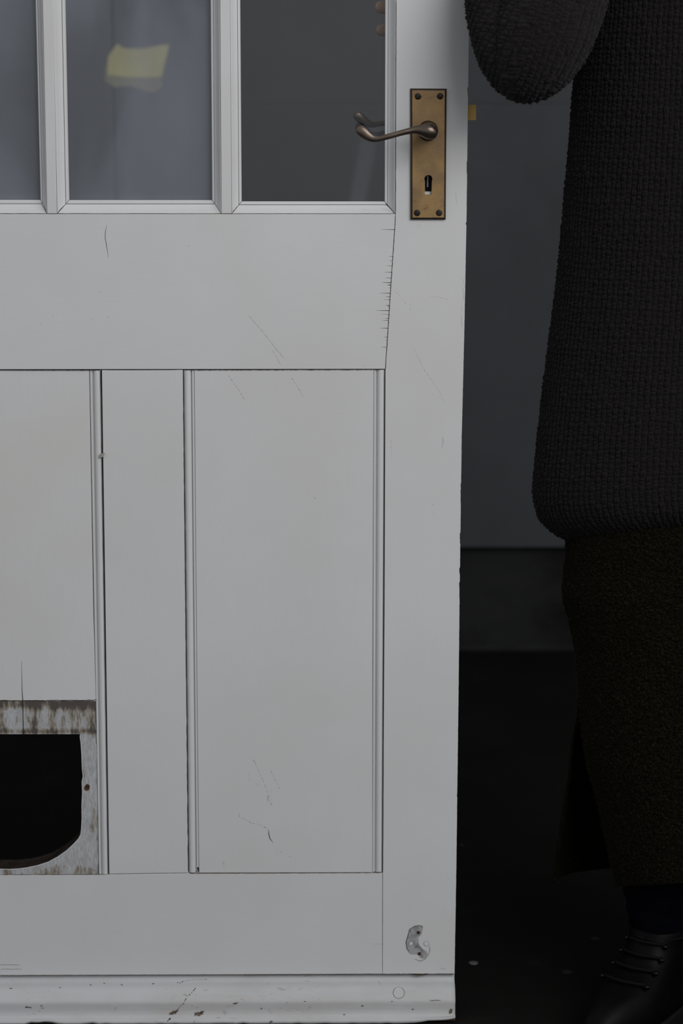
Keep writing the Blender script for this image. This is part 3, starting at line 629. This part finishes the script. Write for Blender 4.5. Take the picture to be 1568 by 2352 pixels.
# boss carrying the lever
def boss(parent, Y0, Y1, c):
    v, f = [], []; n = 32; prof = [(0.0116, 0), (0.0114, 0.08), (0.0104, 0.12), (0.0100, 0.3), (0.0095, 0.5), (0.0082, 0.8), (0.0078, 1.0)]
    for r, t in prof:
        for k in range(n): v.append((c.x+r*math.cos(2*math.pi*k/n), Y0+(Y1-Y0)*t, c.z+r*math.sin(2*math.pi*k/n)))
    for l in range(len(prof)-1): f += [(l*n+k, l*n+(k+1) % n, (l+1)*n+(k+1) % n, (l+1)*n+k) for k in range(n)]
    f += [tuple(range(n)), tuple((len(prof)-1)*n+k for k in range(n))]
    return make('lever_boss', v, f, M['brass_edge_boss_shade'], parent, smooth=True)  # boss coloured dark to paint in the shadow behind the lever
boss(lv, -0.0042, LY+0.006, piv)
back_Y = TH+0.040
pb_ = piv.copy(); pb_.y = back_Y
def proj(p):
    d = p-Vector((0, -DIST, HCAM)); fz = d.y*math.cos(PITCH)-d.z*math.sin(PITCH); fu = d.y*math.sin(PITCH)+d.z*math.cos(PITCH)
    return (CX+F*d.x/fz, CY-F*fu/fz)
bl = lever('lever_handle', back_Y, -6, -33, door, pivot_to=proj(pb_), sgn=1); bl['label'] = 'twin scroll lever on the far side, seen through the glass'
boss(bl, TH+0.004, back_Y-0.006, pb_)
prism('lock_plate', [[(piv.x-0.02, piv.z-0.10), (piv.x+0.02, piv.z-0.10), (piv.x+0.02, piv.z+0.05), (piv.x-0.02, piv.z+0.05)]], TH, TH+0.004, M['brass'], door, bevel=0.001)
# latch bolt out of the door edge
ex = P(1073, 258).x
latch = [(ex-0.004, 0.012), (ex+0.0105, 0.012), (ex+0.0108, 0.0135), (ex+0.0040, 0.028), (ex-0.004, 0.028)]
za, zb2 = Zat(276, 0.012), Zat(241, 0.012)
make('latch_bolt', [(x, y, za) for x, y in latch]+[(x, y, zb2) for x, y in latch], [(0, 1, 2, 3, 4), (9, 8, 7, 6, 5)]+[(k, (k+1) % 5, 5+(k+1) % 5, 5+k) for k in range(5)], M['latch'], door)['label'] = 'bright brass latch bolt'

# ================================================================== THE PERSON
PC = 1660.0; PY = 0.02
pxc = P(PC, 1176, PY).x
person = empty('person', (pxc, PY, 0.0))
tag(person, 'person in charcoal knit sweater and dark olive skirt standing beside the door, holding it', 'person')
def knit_mat():
    m = NT('charcoal_wool_knit'); n = m.noise(900, 3, 0.6, m.mapping((1, 1, 0.5))); n2 = m.noise(30, 3)
    c = m.mix(m.rng(n, 0.3, 0.75), C(0.0040, 0.0035, 0.0039), C(0.0178, 0.0155, 0.0170)); c = m.mix(m.rng(n2, 0.35, 0.7, 0, 0.35), c, C(0.009, 0.008, 0.008))
    m.b.inputs['Sheen Weight'].default_value = 0.06; m.b.inputs['Sheen Roughness'].default_value = 0.6
    return m.fin(c, 0.95, m.bump(n, 0.6, 0.0008), 0.05)
M['knit'] = knit_mat()
def skirt_mat():
    m = NT('dark_olive_boucle'); n = m.noise(420, 4, 0.7); n2 = m.noise(900, 2)
    c = m.mix(m.rng(n, 0.42, 0.68), C(0.003, 0.0028, 0.0016), C(0.0145, 0.013, 0.0075)); c = m.mix(m.rng(n2, 0.66, 0.78, 0, 0.8), c, C(0.045, 0.038, 0.020))
    m.b.inputs['Sheen Weight'].default_value = 0.015
    return m.fin(c, 0.97, m.bump(n, 0.9, 0.0015), 0.03)
M['skirt'] = skirt_mat()
M['skirt_fibre'] = plain('olive_wool_fibre', C(0.045, 0.039, 0.02), 0.9, 0.05)
M['knit_fibre'] = plain('charcoal_wool_fibre', C(0.016, 0.014, 0.0145), 0.9, 0.05)
M['navy'] = plain('navy_trousers', C(0.0028, 0.0032, 0.0065), 0.9, 0.03, nscale=60, amt=0.3, bump=0.3, bscale=700)
M['boot'] = plain('black_leather', C(0.0016, 0.0016, 0.002), 0.5, 0.09, nscale=40, amt=0.3, bump=0.12, bscale=220)
M['sole'] = plain('black_rubber_sole', C(0.006, 0.006, 0.006), 0.8, 0.1)
M['lace'] = plain('black_lace', C(0.004, 0.004, 0.005), 0.8, 0.1)
M['eyelet'] = plain('brass_eyelet', C(0.012, 0.011, 0.009), 0.4, 0.5, 0.8)
M['skin'] = plain('skin', C(0.50, 0.31, 0.22), 0.5, 0.4, nscale=30, amt=0.12)
M['hair'] = plain('dark_brown_hair', C(0.03, 0.02, 0.014), 0.5, 0.4, nscale=40, amt=0.4, bump=0.5, bscale=120)

def knit_h(u, v):
    """moss-like rib: u columns, v rows, in stitch units; returns 0..1"""
    col = np.floor(u); fu = u-col; odd = np.mod(col, 2)
    w = v+0.62*odd; row = np.floor(w); fw = w-row
    hsh = np.sin(col*12.9898+row*78.233)*43758.5453; hsh = hsh-np.floor(hsh)
    env = np.clip(np.sin(np.pi*fu), 0, 1)**0.8
    pair = np.clip(np.sin(np.pi*np.clip(fw/0.5, 0, 1)), 0, 1)**0.7*(0.35+0.65*np.abs(np.sin(2*np.pi*fu))**0.8)*np.clip(np.sin(np.pi*fu)*2.2, 0, 1)
    b2 = np.clip((fw-0.5)/0.25, 0, 2); b2 = b2-np.floor(b2)
    bars = np.clip(np.sin(np.pi*b2), 0, 1)**0.8*env*0.85
    h = np.where(fw < 0.5, pair, bars)
    return (0.30*env+0.70*h)*(0.72+0.48*hsh)
def vnoise(x, y, seed):
    r = np.random.default_rng(seed); out = 0*x
    for k in range(5):
        a, b, p = r.normal(0, 1), r.normal(0, 1), r.uniform(0, 6.28); out = out+np.sin(a*x+b*y+p)
    return out/5
# ---- sweater body
sil = [(1318, 190), (1310, 300), (1297, 450), (1284, 600), (1266, 750), (1247, 900), (1231, 1050), (1226, 1110), (1226, 1145), (1233, 1180), (1247, 1203), (1270, 1222), (1296, 1236)]
prof = [(pxc-P(x, y, PY).x, P(x, y, PY).z) for x, y in sil]
zs0 = prof[0][1]
top_prof = [(0.058, 1.520), (0.066, 1.500), (0.085, 1.487), (0.125, 1.470), (0.170, 1.440), (0.188, 1.405), (0.186, 1.36), (0.178, 1.30)]
top_prof = [p for p in top_prof if p[1] > zs0+0.03]
prof = top_prof+prof+[(prof[-1][0]-0.012, prof[-1][1]+0.002), (prof[-1][0]-0.020, prof[-1][1]+0.03)]
prof = smooth_path(prof, 1200)
arc = np.concatenate([[0], np.cumsum(np.hypot(*np.diff(prof, axis=0).T))])
nrow = int(arc[-1]/0.00115); sA = np.linspace(0, arc[-1], nrow)
A_ = np.interp(sA, arc, prof[:, 0]); Z_ = np.interp(sA, arc, prof[:, 1])
# angles: dense in front (facing -Y), coarse behind; theta=pi/2 is front, pi is camera left
th = np.concatenate([np.linspace(math.radians(-10), math.radians(205), 720, endpoint=False), np.linspace(math.radians(205), math.radians(350), 110, endpoint=False)])
TT, AA = np.meshgrid(th, A_); ZZ = np.repeat(Z_[:, None], len(th), 1); SS = np.repeat(sA[:, None], len(th), 1)
depth = np.interp(Z_, [0.55, 0.8, 1.1, 1.3, 1.45, 1.50], [0.64, 0.62, 0.66, 0.62, 0.55, 0.85])[:, None]
fold = 1+0.018*vnoise(TT*3, ZZ*5, 3)*np.clip((1.2-ZZ)/0.3, 0, 1)*np.sin(TT)**2
front = np.clip(np.sin(TT), 0, 1)**1.5
hemk = np.clip((0.95-ZZ)/0.40, 0, 1)**1.5
hem_mask = np.clip((ZZ-0)/1, 0, 1)*0+1
V = np.stack([pxc+AA*np.cos(TT)*fold, PY-AA*depth*np.sin(TT)*fold, ZZ+0.046*front*hemk*hem_mask], -1)
circ = 1.17; ncol = round(circ/0.0074); ncol += ncol % 2
# arc-length parametrised columns of a reference ellipse
ref = np.stack([0.2*np.cos(th), 0.2*0.64*np.sin(th)], 1); seg = np.hypot(*(np.roll(ref, -1, 0)-ref).T); uarc = np.concatenate([[0], np.cumsum(seg)[:-1]])/seg.sum()*ncol
U = np.repeat(uarc[None, :], nrow, 0); Vv = SS/0.0172
Vv = Vv+0.16*vnoise(U*0.9, Vv*1.3, 5)+0.05*vnoise(U*5, Vv*7, 8); Uj = U+0.10*vnoise(U*0.5, Vv*1.6, 6)+0.05*vnoise(U*4, Vv*8, 7)
H = knit_h(Uj, Vv)
Nn = normals_of(V, True)
cen = np.stack([np.full_like(AA, pxc), np.full_like(AA, PY), ZZ], -1)
sgn = np.sign(((V-cen)*Nn).sum(-1).mean()); Nn = Nn*sgn
Vk = V+Nn*((H-0.42)*0.0035+rng.normal(0, 0.00012, H.shape))[..., None]
sweater = grid_mesh('sweater', Vk, M['knit'], person, closed_u=True); sweater['label'] = 'long charcoal chunky-knit sweater'
# ---- sleeve
def sleeve(name, ctrl, parent, dense=True, cap_end=True, colw=0.0068):
    A = smooth_path(ctrl, 400); arc = np.concatenate([[0], np.cumsum(np.linalg.norm(np.diff(A[:, :3], axis=0), axis=1))])
    n = int(arc[-1]/(0.0016 if dense else 0.004)); s = np.linspace(0, arc[-1], n)
    c = np.stack([np.interp(s, arc, A[:, k]) for k in range(3)], 1); r = np.interp(s, arc, A[:, 3])
    t = np.gradient(c, axis=0); t /= np.linalg.norm(t, axis=1, keepdims=True)
    a = np.zeros_like(c); a0 = np.cross(t[0], [0, 1, 0]); a0 /= np.linalg.norm(a0)
    for i in range(n):
        a0 = a0-t[i]*np.dot(a0, t[i]); a0 /= np.linalg.norm(a0); a[i] = a0
    b = np.cross(t, a)
    rm = np.median(r); ncol = int(2*math.pi*rm/colw); ncol += ncol % 2; m = ncol*(5 if dense else 3)
    an = np.linspace(0, 2*math.pi, m, endpoint=False)
    V = c[:, None, :]+r[:, None, None]*(np.cos(an)[None, :, None]*a[:, None, :]+np.sin(an)[None, :, None]*b[:, None, :])
    wr = vnoise(np.repeat(an[None], n, 0)*2, np.repeat(s[:, None], m, 1)*40, 9)
    U = np.repeat((an/(2*math.pi)*ncol)[None], n, 0); W = np.repeat(s[:, None], m, 1)/0.0094
    W = W+0.12*vnoise(U*0.9, W*0.7, 15); N = V-c[:, None, :]; N /= np.linalg.norm(N, axis=2, keepdims=True)+1e-9
    V = V+N*(((knit_h(U, W)-0.6)*0.0034+wr*0.0015*np.clip(r/0.04, 0, 1)[:, None]))[..., None]
    return grid_mesh(name, V, M['knit'], parent, closed_u=True), V, N
def S(px, py, Y, rpx):
    p = P(px, py, Y); return (p.x, p.y, p.z, rpx/5300*(DIST+Y))
sh_r = (pxc-0.172, PY+0.0, 1.415)
upper = [(pxc-0.09, PY, 1.425, 0.045), (pxc-0.145, PY, 1.400, 0.068), S(1345, -230, -0.025, 118), S(1290, -70, -0.060, 120), S(1268, 10, -0.085, 119), S(1246, 82, -0.104, 111), S(1226, 130, -0.112, 97), S(1208, 158, -0.116, 78)]
fore = [S(1205, 160, -0.112, 76), S(1180, 135, -0.103, 76), S(1162, 95, -0.090, 76), S(1147, 45, -0.075, 73), S(1134, -10, -0.062, 67), S(1128, -60, -0.050, 60), S(1126, -110, -0.043, 54), S(1125, -150, -0.037, 50)]
def sack(name, chains, parent, voxel=0.00135, smooth=18):
    """union of sphere chains, voxel-remeshed and smoothed, then knitted"""
    v, f = [], []
    for ch in chains:
        A = smooth_path(ch, 26)
        for c in A:
            bb = len(v); n, m = 24, 12
            for i in range(m+1):
                la = -math.pi/2+math.pi*i/m
                for k in range(n): lo_ = 2*math.pi*k/n; v.append((c[0]+c[3]*math.cos(la)*math.cos(lo_), c[1]+c[3]*math.cos(la)*math.sin(lo_), c[2]+c[3]*math.sin(la)))
            f += [(bb+i*n+k, bb+i*n+(k+1) % n, bb+(i+1)*n+(k+1) % n, bb+(i+1)*n+k) for i in range(m) for k in range(n)]
    me = bpy.data.meshes.new('tmp'); me.from_pydata(v, [], f); o = link(bpy.data.objects.new('tmp', me))
    rm = o.modifiers.new('r', 'REMESH'); rm.mode = 'VOXEL'; rm.voxel_size = voxel
    s_ = o.modifiers.new('s', 'SMOOTH'); s_.iterations = smooth; s_.factor = 0.6
    dg = bpy.context.evaluated_depsgraph_get(); ev = o.evaluated_get(dg); m2 = bpy.data.meshes.new_from_object(ev, depsgraph=dg)
    bpy.data.objects.remove(o)
    n = len(m2.vertices); co = np.empty(n*3); m2.vertices.foreach_get('co', co); co = co.reshape(-1, 3); no = np.empty(n*3); m2.vertices.foreach_get('normal', no); no = no.reshape(-1, 3)
    ang = math.radians(20); X_, Y_, Z2 = co[:, 0], co[:, 1], co[:, 2]
    # on flanks the columns run over the depth instead of the width
    w_ = X_+np.where(no[:, 0] > 0, 1, -1)*0.6*(Y_+0.09)*np.clip(np.abs(no[:, 0])-0.35, 0, 1)
    u = (w_*math.cos(ang)-Z2*math.sin(ang))/0.0070; t = (w_*math.sin(ang)+Z2*math.cos(ang))/0.0150
    t = t+0.18*vnoise(u*0.9, t*1.3, 15)+0.05*vnoise(u*5, t*7, 18); u = u+0.12*vnoise(u*0.5, t*1.6, 16)+0.05*vnoise(u*4, t*8, 17)
    co = co+no*((knit_h(u, t)-0.42)*0.0034+rng.normal(0, 0.00010, len(u)))[:, None]
    m2.vertices.foreach_set('co', (co-np.array(origin(parent))).ravel()); m2.polygons.foreach_set('use_smooth', np.ones(len(m2.polygons), dtype=bool))
    m2.update(); m2.materials.clear(); m2.materials.append(M['knit']); m2.name = name
    ob = link(bpy.data.objects.new(name, m2)); ob.parent = parent
    return ob, co[:, None, :].repeat(3, 1), no[:, None, :].repeat(3, 1)
s1, SV, SN = sack('sleeve', (upper, fore), sweater)
sh_l = (pxc+0.172, PY, 1.415)
sleeve('sleeve', [(pxc+0.10, PY, 1.425, 0.045), (pxc+0.15, PY, 1.405, 0.070), (pxc+0.195, PY+0.006, 1.28, 0.068), (pxc+0.25, PY+0.01, 1.10, 0.056), (pxc+0.255, PY-0.03, 0.95, 0.050), (pxc+0.25, PY-0.06, 0.86, 0.045)], sweater, dense=False)
# ---- skirt: front panel and back panel, parted by a slit at the side
fl_px = [(1100, 1345), (1200, 1312), (1240, 1300), (1270, 1301), (1300, 1298), (1350, 1292), (1380, 1294), (1420, 1307), (1500, 1324), (1580, 1331), (1640, 1335), (1700, 1341), (1761, 1351), (1826, 1370), (1906, 1388), (1989, 1406), (2036, 1417)]
bk_px = [(1100, 1350), (1200, 1320), (1240, 1312), (1300, 1308), (1350, 1302), (1420, 1314), (1500, 1328), (1580, 1332), (1640, 1330), (1703, 1317), (1790, 1308), (1880, 1293), (1953, 1281), (2029, 1271)]
def skirt_panel(px, hem_l, hem_c, Yc, depth, sign, rows=420, cols=360):
    ys = np.array([p[0] for p in px], float); xs_ = np.array([p[1] for p in px], float)
    ph = np.linspace(0, math.pi, cols)
    py = np.linspace(1100, hem_l, rows); xl = np.interp(py, ys, xs_)
    k = np.hanning(21); k /= k.sum(); xl = np.convolve(np.pad(xl, 10, mode='edge'), k, 'valid')
    Zl = np.array([P(x, y, Yc).z for x, y in zip(xl, py)]); aL = np.array([pxc-P(x, y, Yc).x for x, y in zip(xl, py)])
    aR = np.interp(py, [1212, 1400, 1640, 2036], [0.185, 0.18, 0.165, 0.175]); aR = np.maximum(aR, 0.16)
    b = depth*np.interp(py, [1212, 1400, 2036], [1.0, 1.0, 1.02])
    V = np.zeros((rows, cols, 3))
    c = np.cos(ph)[None, :]; s = np.sin(ph)[None, :]
    V[..., 0] = np.where(c > 0, pxc-aL[:, None]*c, pxc-aR[:, None]*c)
    V[..., 1] = Yc+sign*b[:, None]*s**0.9
    zt_ = Zl[0]; tt = (zt_-Zl)/(zt_-Zl[-1])
    hem_py = hem_l+(hem_c-hem_l)*np.clip(np.sin(ph), 0, 1)
    zb_ = np.array([Zat(h, y) for h, y in zip(hem_py, V[-1, :, 1])])
    V[..., 2] = zt_+(zb_[None, :]-zt_)*tt[:, None]
    X_, Z2 = V[..., 0], V[..., 2]
    V[..., 1] += 0.006*vnoise(X_*30, Z2*4, 21)*tt[:, None]
    N = normals_of(V); N *= np.sign((N[..., 1]*sign).mean())
    n1 = rng.normal(0, 1, (rows, cols)); 
    n1 = (n1+np.roll(n1, 1, 0)+np.roll(n1, 1, 1)+np.roll(n1, (1, 1), (0, 1)))/2
    V = V+N*(n1*0.00055)[..., None]
    return V, N
VF, NF = skirt_panel(fl_px, 2036, 2030, PY-0.01, 0.115, -1); VB, NB = skirt_panel(bk_px, 2029, 1985, PY+0.03, 0.115, 1, 300, 240)
skirt = grid_mesh('skirt', VF, M['skirt'], person); skirt['label'] = 'dark olive woollen skirt with a side slit'
back = grid_mesh('skirt_back_panel', VB, M['skirt'], skirt)
for o in (skirt, back):
    sm_ = o.modifiers.new('thickness', 'SOLIDIFY'); sm_.thickness = 0.003; sm_.offset = 0
# ---- fibres standing off the wool
def fuzz(name, V, N, count, lo, hi, mat, parent, w=0.00022, mask=None):
    R, Cc, _ = V.shape; i = rng.integers(1, R-1, count); j = rng.integers(1, Cc-1, count)
    if mask is not None:
        ok = mask(V[i, j], N[i, j]); i, j = i[ok], j[ok]
    p = V[i, j]; n = N[i, j]; k = len(p)
    d = n+rng.normal(0, 0.55, (k, 3)); d /= np.linalg.norm(d, axis=1, keepdims=True)
    L = rng.uniform(lo, hi, (k, 1)); d2 = d+rng.normal(0, 0.6, (k, 3)); d2 /= np.linalg.norm(d2, axis=1, keepdims=True)
    m = p+d*L*0.5; e = m+d2*L*0.5; side = np.cross(d, rng.normal(0, 1, (k, 3))); side /= np.linalg.norm(side, axis=1, keepdims=True); side *= w/2
    off = np.array(origin(parent)); vv = np.stack([p-side, p+side, m+side, m-side, e], 1)-off
    base = (np.arange(k)*5)[:, None]
    faces = [tuple(q) for q in (base+np.array([0, 1, 2, 3])).tolist()]+[tuple(q) for q in (base+np.array([3, 2, 4])).tolist()]
    me = bpy.data.meshes.new(name); me.from_pydata(vv.reshape(-1, 3).tolist(), [], faces); me.materials.append(mat)
    o = link(bpy.data.objects.new(name, me)); o.parent = parent; o['kind'] = 'stuff'; return o
fuzz('wool_fuzz', VF, NF, 26000, 0.002, 0.006, M['skirt_fibre'], skirt); fuzz('wool_fuzz', VB, NB, 9000, 0.002, 0.006, M['skirt_fibre'], back)
fuzz('wool_fuzz', VF[:, :6], NF[:, :6]+np.array([-1.2, 0, 0]), 2600, 0.002, 0.006, M['skirt_fibre'], skirt)
fuzz('wool_fuzz', Vk, Nn, 30000, 0.0015, 0.004, M['knit_fibre'], sweater, mask=lambda p, n: n[:, 1] < 0.3)
fuzz('wool_fuzz', SV, SN, 5000, 0.002, 0.005, M['knit_fibre'], s1)
# ---- trousers and boots
LEG = P(1535, 2100, PY-0.01)
for lx, side in ((LEG.x, 0), (2*pxc-LEG.x+0.01, 1)):
    pts, rad = [], []
    for z, r, dx in ((0.66, 0.075, 0.02), (0.48, 0.066, 0.012), (0.35, 0.062, 0.006), (0.22, 0.0605, 0.0), (0.165, 0.057, 0.0), (0.125, 0.050, 0.0), (0.095, 0.0455, 0.0), (0.07, 0.044, 0.0)):
        pts.append((lx+dx*(1 if side == 0 else -1), PY-0.005, z)); rad.append(r)
    sp_ = smooth_path([(*p, r) for p, r in zip(pts, rad)], 40); v, f = tube_along([q[:3] for q in sp_], [q[3]+0.0012*math.sin(i*1.9)*(i > 22) for i, q in enumerate(sp_)], 32)
    make('trouser_leg', v, f, M['navy'], person, smooth=True)
    # boot built from level slices
    d = Vector((-0.58, -0.815, 0)) if side == 0 else Vector((0.35, -0.94, 0)); w = Vector((-d.y, d.x, 0)); O = Vector((lx, PY-0.005, 0))
    lv_ = [(0.020, 0.186, 0.066, 1.0), (0.034, 0.186, 0.067, 1.0), (0.044, 0.180, 0.066, 0.97), (0.056, 0.164, 0.064, 0.92), (0.064, 0.140, 0.063, 0.9), (0.072, 0.112, 0.062, 0.9), (0.082, 0.086, 0.061, 0.93), (0.094, 0.070, 0.060, 0.98), (0.106, 0.062, 0.060, 1.0), (0.116, 0.060, 0.060, 1.03), (0.119, 0.057, 0.057, 1.0), (0.112, 0.054, 0.054, 0.97)]
    def ring(z, fr, bkk, wd, n=40, grow=0.0):
        out = []
        for k in range(n):
            a = 2*math.pi*k/n; cs, sn = math.cos(a), math.sin(a)
            u = (fr+grow)*cs if cs > 0 else (bkk+grow)*cs
            hw = (0.043+grow)*wd*(1+0.12*math.exp(-((u-0.11)/0.05)**2)-0.10*math.exp(-((u-0.03)/0.05)**2)); hw = max(hw, 0.03)
            out.append(O+d*u+w*hw*math.copysign(abs(sn)**0.82, sn)+Vector((0, 0, z)))
        return out
    v, f, n = [], [], 40
    for q in lv_: v += ring(*q)
    for l in range(len(lv_)-1): f += [(l*n+k, l*n+(k+1) % n, (l+1)*n+(k+1) % n, (l+1)*n+k) for k in range(n)]
    f.append(tuple(range(n)))
    boot = make('boot', v, f, M['boot'], person, smooth=True)
    v, f = [], []
    for z, g in ((0.0, 0.001), (0.003, 0.004), (0.019, 0.004), (0.022, 0.001)): v += ring(z, 0.186, 0.066, 1.0, n, g)
    for l in range(3): f += [(l*n+k, l*n+(k+1) % n, (l+1)*n+(k+1) % n, (l+1)*n+k) for k in range(n)]
    f += [tuple(range(n)), tuple(3*n+k for k in range(n))]
    make('sole', v, f, M['sole'], boot)
    for i, (z, u, hw) in enumerate(((0.070, 0.120, 0.024), (0.079, 0.096, 0.023), (0.090, 0.079, 0.022), (0.103, 0.068, 0.021))):
        for sgn_ in (-1, 1):
            c = O+d*(u-0.012)+w*hw*1.25*sgn_+Vector((0, 0, z)); v, f = tube_along([c, c+Vector((0, 0, 0.003))+d*0.002+w*sgn_*0.001], [0.0032, 0.0026], 10); make('eyelet', v, f, M['eyelet'], boot, smooth=True)
        pts = [O+d*(u-0.012+0.010*(1-(t*2-1)**2))+w*hw*1.2*(t*2-1)+Vector((0, 0, z+0.003+0.002*(1-(t*2-1)**2))) for t in np.linspace(0, 1, 9)]
        v, f = tube_along(pts, [0.0019]*9, 8, up=(0, 0, 1)); make('lace', v, f, M['lace'], boot, smooth=True)
    pts = [O+w*0.040*math.sin(a)*1.06+d*(0.061*math.cos(a) if math.cos(a) > 0 else 0.062*math.cos(a))+Vector((0, 0, 0.110)) for a in np.linspace(0, 2*math.pi, 33)]
    v, f = tube_along(pts, [0.0016]*33, 8, up=(0, 0, 1)); make('ankle_lace', v, f, M['lace'], boot, smooth=True)
# ---- body: one skinned mesh
bv, be, br_ = [], [], []
def J(p, r, par=None):
    bv.append(Vector(p)); br_.append(r if isinstance(r, tuple) else (r, r))
    if par is not None: be.append((par, len(bv)-1))
    return len(bv)-1
pel = J((pxc, PY, 0.92), (0.115, 0.085)); wst = J((pxc, PY, 1.08), (0.105, 0.08), pel); chs = J((pxc, PY, 1.28), (0.115, 0.085), wst); nb = J((pxc, PY, 1.44), (0.06, 0.055), chs)
nk = J((pxc, PY-0.005, 1.51), 0.05, nb); jw = J((pxc, PY-0.02, 1.585), (0.062, 0.07), nk); hd = J((pxc, PY-0.012, 1.665), (0.074, 0.088), jw); tp = J((pxc, PY-0.005, 1.735), (0.055, 0.065), hd)
for s, lx in ((-1, LEG.x), (1, 2*pxc-LEG.x+0.01)):
    hp = J((lx+0.02*(-s), PY, 0.84), 0.075, pel); kn = J((lx, PY, 0.49), 0.048, hp); ak = J((lx, PY, 0.10), 0.032, kn); J((lx-0.03*(1 if s < 0 else -0.4), PY-0.04, 0.055), 0.026, ak)
el = P(1215, 140, -0.10); wr_ = P(1124, -150, -0.030)
sr = J((pxc-0.15, PY, 1.40), 0.052, chs); e_ = J(el, 0.036, sr); w_ = J(wr_, (0.022, 0.026), e_)
edge_x = P(1079, -100, TH/2).x
palm = J((edge_x+0.020, 0.012, P(0, -105).z), (0.018, 0.034), w_)
tipx = P(849, 20, TH+0.010).x
for k, (py, rad, ext) in enumerate(((70, 0.0078, 0.0), (17, 0.0085, -0.001), (-40, 0.0088, -0.004), (-92, 0.0086, 0.006))):
    zt2 = Zat(py, TH+0.010); z0 = P(0, -105).z+(zt2-P(0, -105).z)*0.62
    a = J((edge_x+0.016, 0.034, z0), rad+0.0012, palm); b = J((edge_x-0.012, TH+0.0125, z0+(zt2-z0)*0.55), rad+0.0006, a)
    c = J(((edge_x+tipx)/2-0.012, TH+0.0110, zt2+0.001), rad+0.0002, b); J((tipx+ext+0.006, TH+0.0100, zt2), rad-0.0008, c)
t1 = J((edge_x+0.012, -0.016, P(0, -130).z+0.004), 0.0115, palm); t2 = J((edge_x-0.018, -0.0135, P(0, -150).z+0.008), 0.0105, t1); J((edge_x-0.044, -0.0115, P(0, -150).z+0.012), 0.0085, t2)
sl = J((pxc+0.15, PY, 1.40), 0.052, chs); e2 = J((pxc+0.25, PY+0.01, 1.10), 0.036, sl); w2 = J((pxc+0.25, PY-0.06, 0.86), (0.022, 0.026), e2); p2 = J((pxc+0.25, PY-0.075, 0.79), (0.018, 0.036), w2)
for k in range(4):
    y0 = PY-0.105+k*0.021; a = J((pxc+0.252, y0, 0.755), 0.0092, p2); b = J((pxc+0.248, y0-0.002, 0.715+0.004*abs(k-1)), 0.0086, a); J((pxc+0.236, y0-0.001, 0.680+0.007*abs(k-1)), 0.0074, b)
a = J((pxc+0.235, PY-0.115, 0.80), 0.0115, p2); J((pxc+0.225, PY-0.125, 0.755), 0.0092, a)
nose = J((pxc, PY-0.104, 1.625), 0.011, hd)
off = origin(person); me = bpy.data.meshes.new('body'); me.from_pydata([tuple(v-off) for v in bv], be, []); me.materials.append(M['skin'])
body = link(bpy.data.objects.new('body', me)); body.parent = person
mod = body.modifiers.new('skin', 'SKIN'); sk = me.skin_vertices[0].data
for i, r in enumerate(br_): sk[i].radius = r
sk[pel].use_root = True
mod.use_smooth_shade = True
sub = body.modifiers.new('subdivision', 'SUBSURF'); sub.levels = 2; sub.render_levels = 2
# hair cap, eyes, mouth, ears (above the frame)
def ellipsoid(c, r, n=20, m=12, z0=-1.0):
    v, f = [], []
    for i in range(m+1):
        a = -math.pi/2+math.pi*i/m
        for k in range(n): b = 2*math.pi*k/n; v.append((c[0]+r[0]*math.cos(a)*math.cos(b), c[1]+r[1]*math.cos(a)*math.sin(b), c[2]+r[2]*max(math.sin(a), z0)))
    for i in range(m): f += [(i*n+k, i*n+(k+1) % n, (i+1)*n+(k+1) % n, (i+1)*n+k) for k in range(n)]
    return v, f
v, f = ellipsoid((pxc, PY+0.012, 1.69), (0.092, 0.098, 0.092)); v2, f2 = ellipsoid((pxc, PY+0.055, 1.60), (0.085, 0.05, 0.13)); b = len(v)
make('hair', v+v2, f+[tuple(b+i for i in q) for q in f2], M['hair'], person, smooth=True)
for s in (-1, 1):
    v, f = ellipsoid((pxc+s*0.030, PY-0.088, 1.655), (0.012, 0.010, 0.008)); make('eye', v, f, M['spot'], person, smooth=True)
    v, f = ellipsoid((pxc+s*0.078, PY-0.005, 1.635), (0.008, 0.018, 0.030)); make('ear', v, f, M['skin'], person, smooth=True)
v, f = ellipsoid((pxc, PY-0.086, 1.582), (0.024, 0.008, 0.008)); make('mouth', v, f, plain('lips', C(0.35, 0.14, 0.12), 0.5), person, smooth=True)
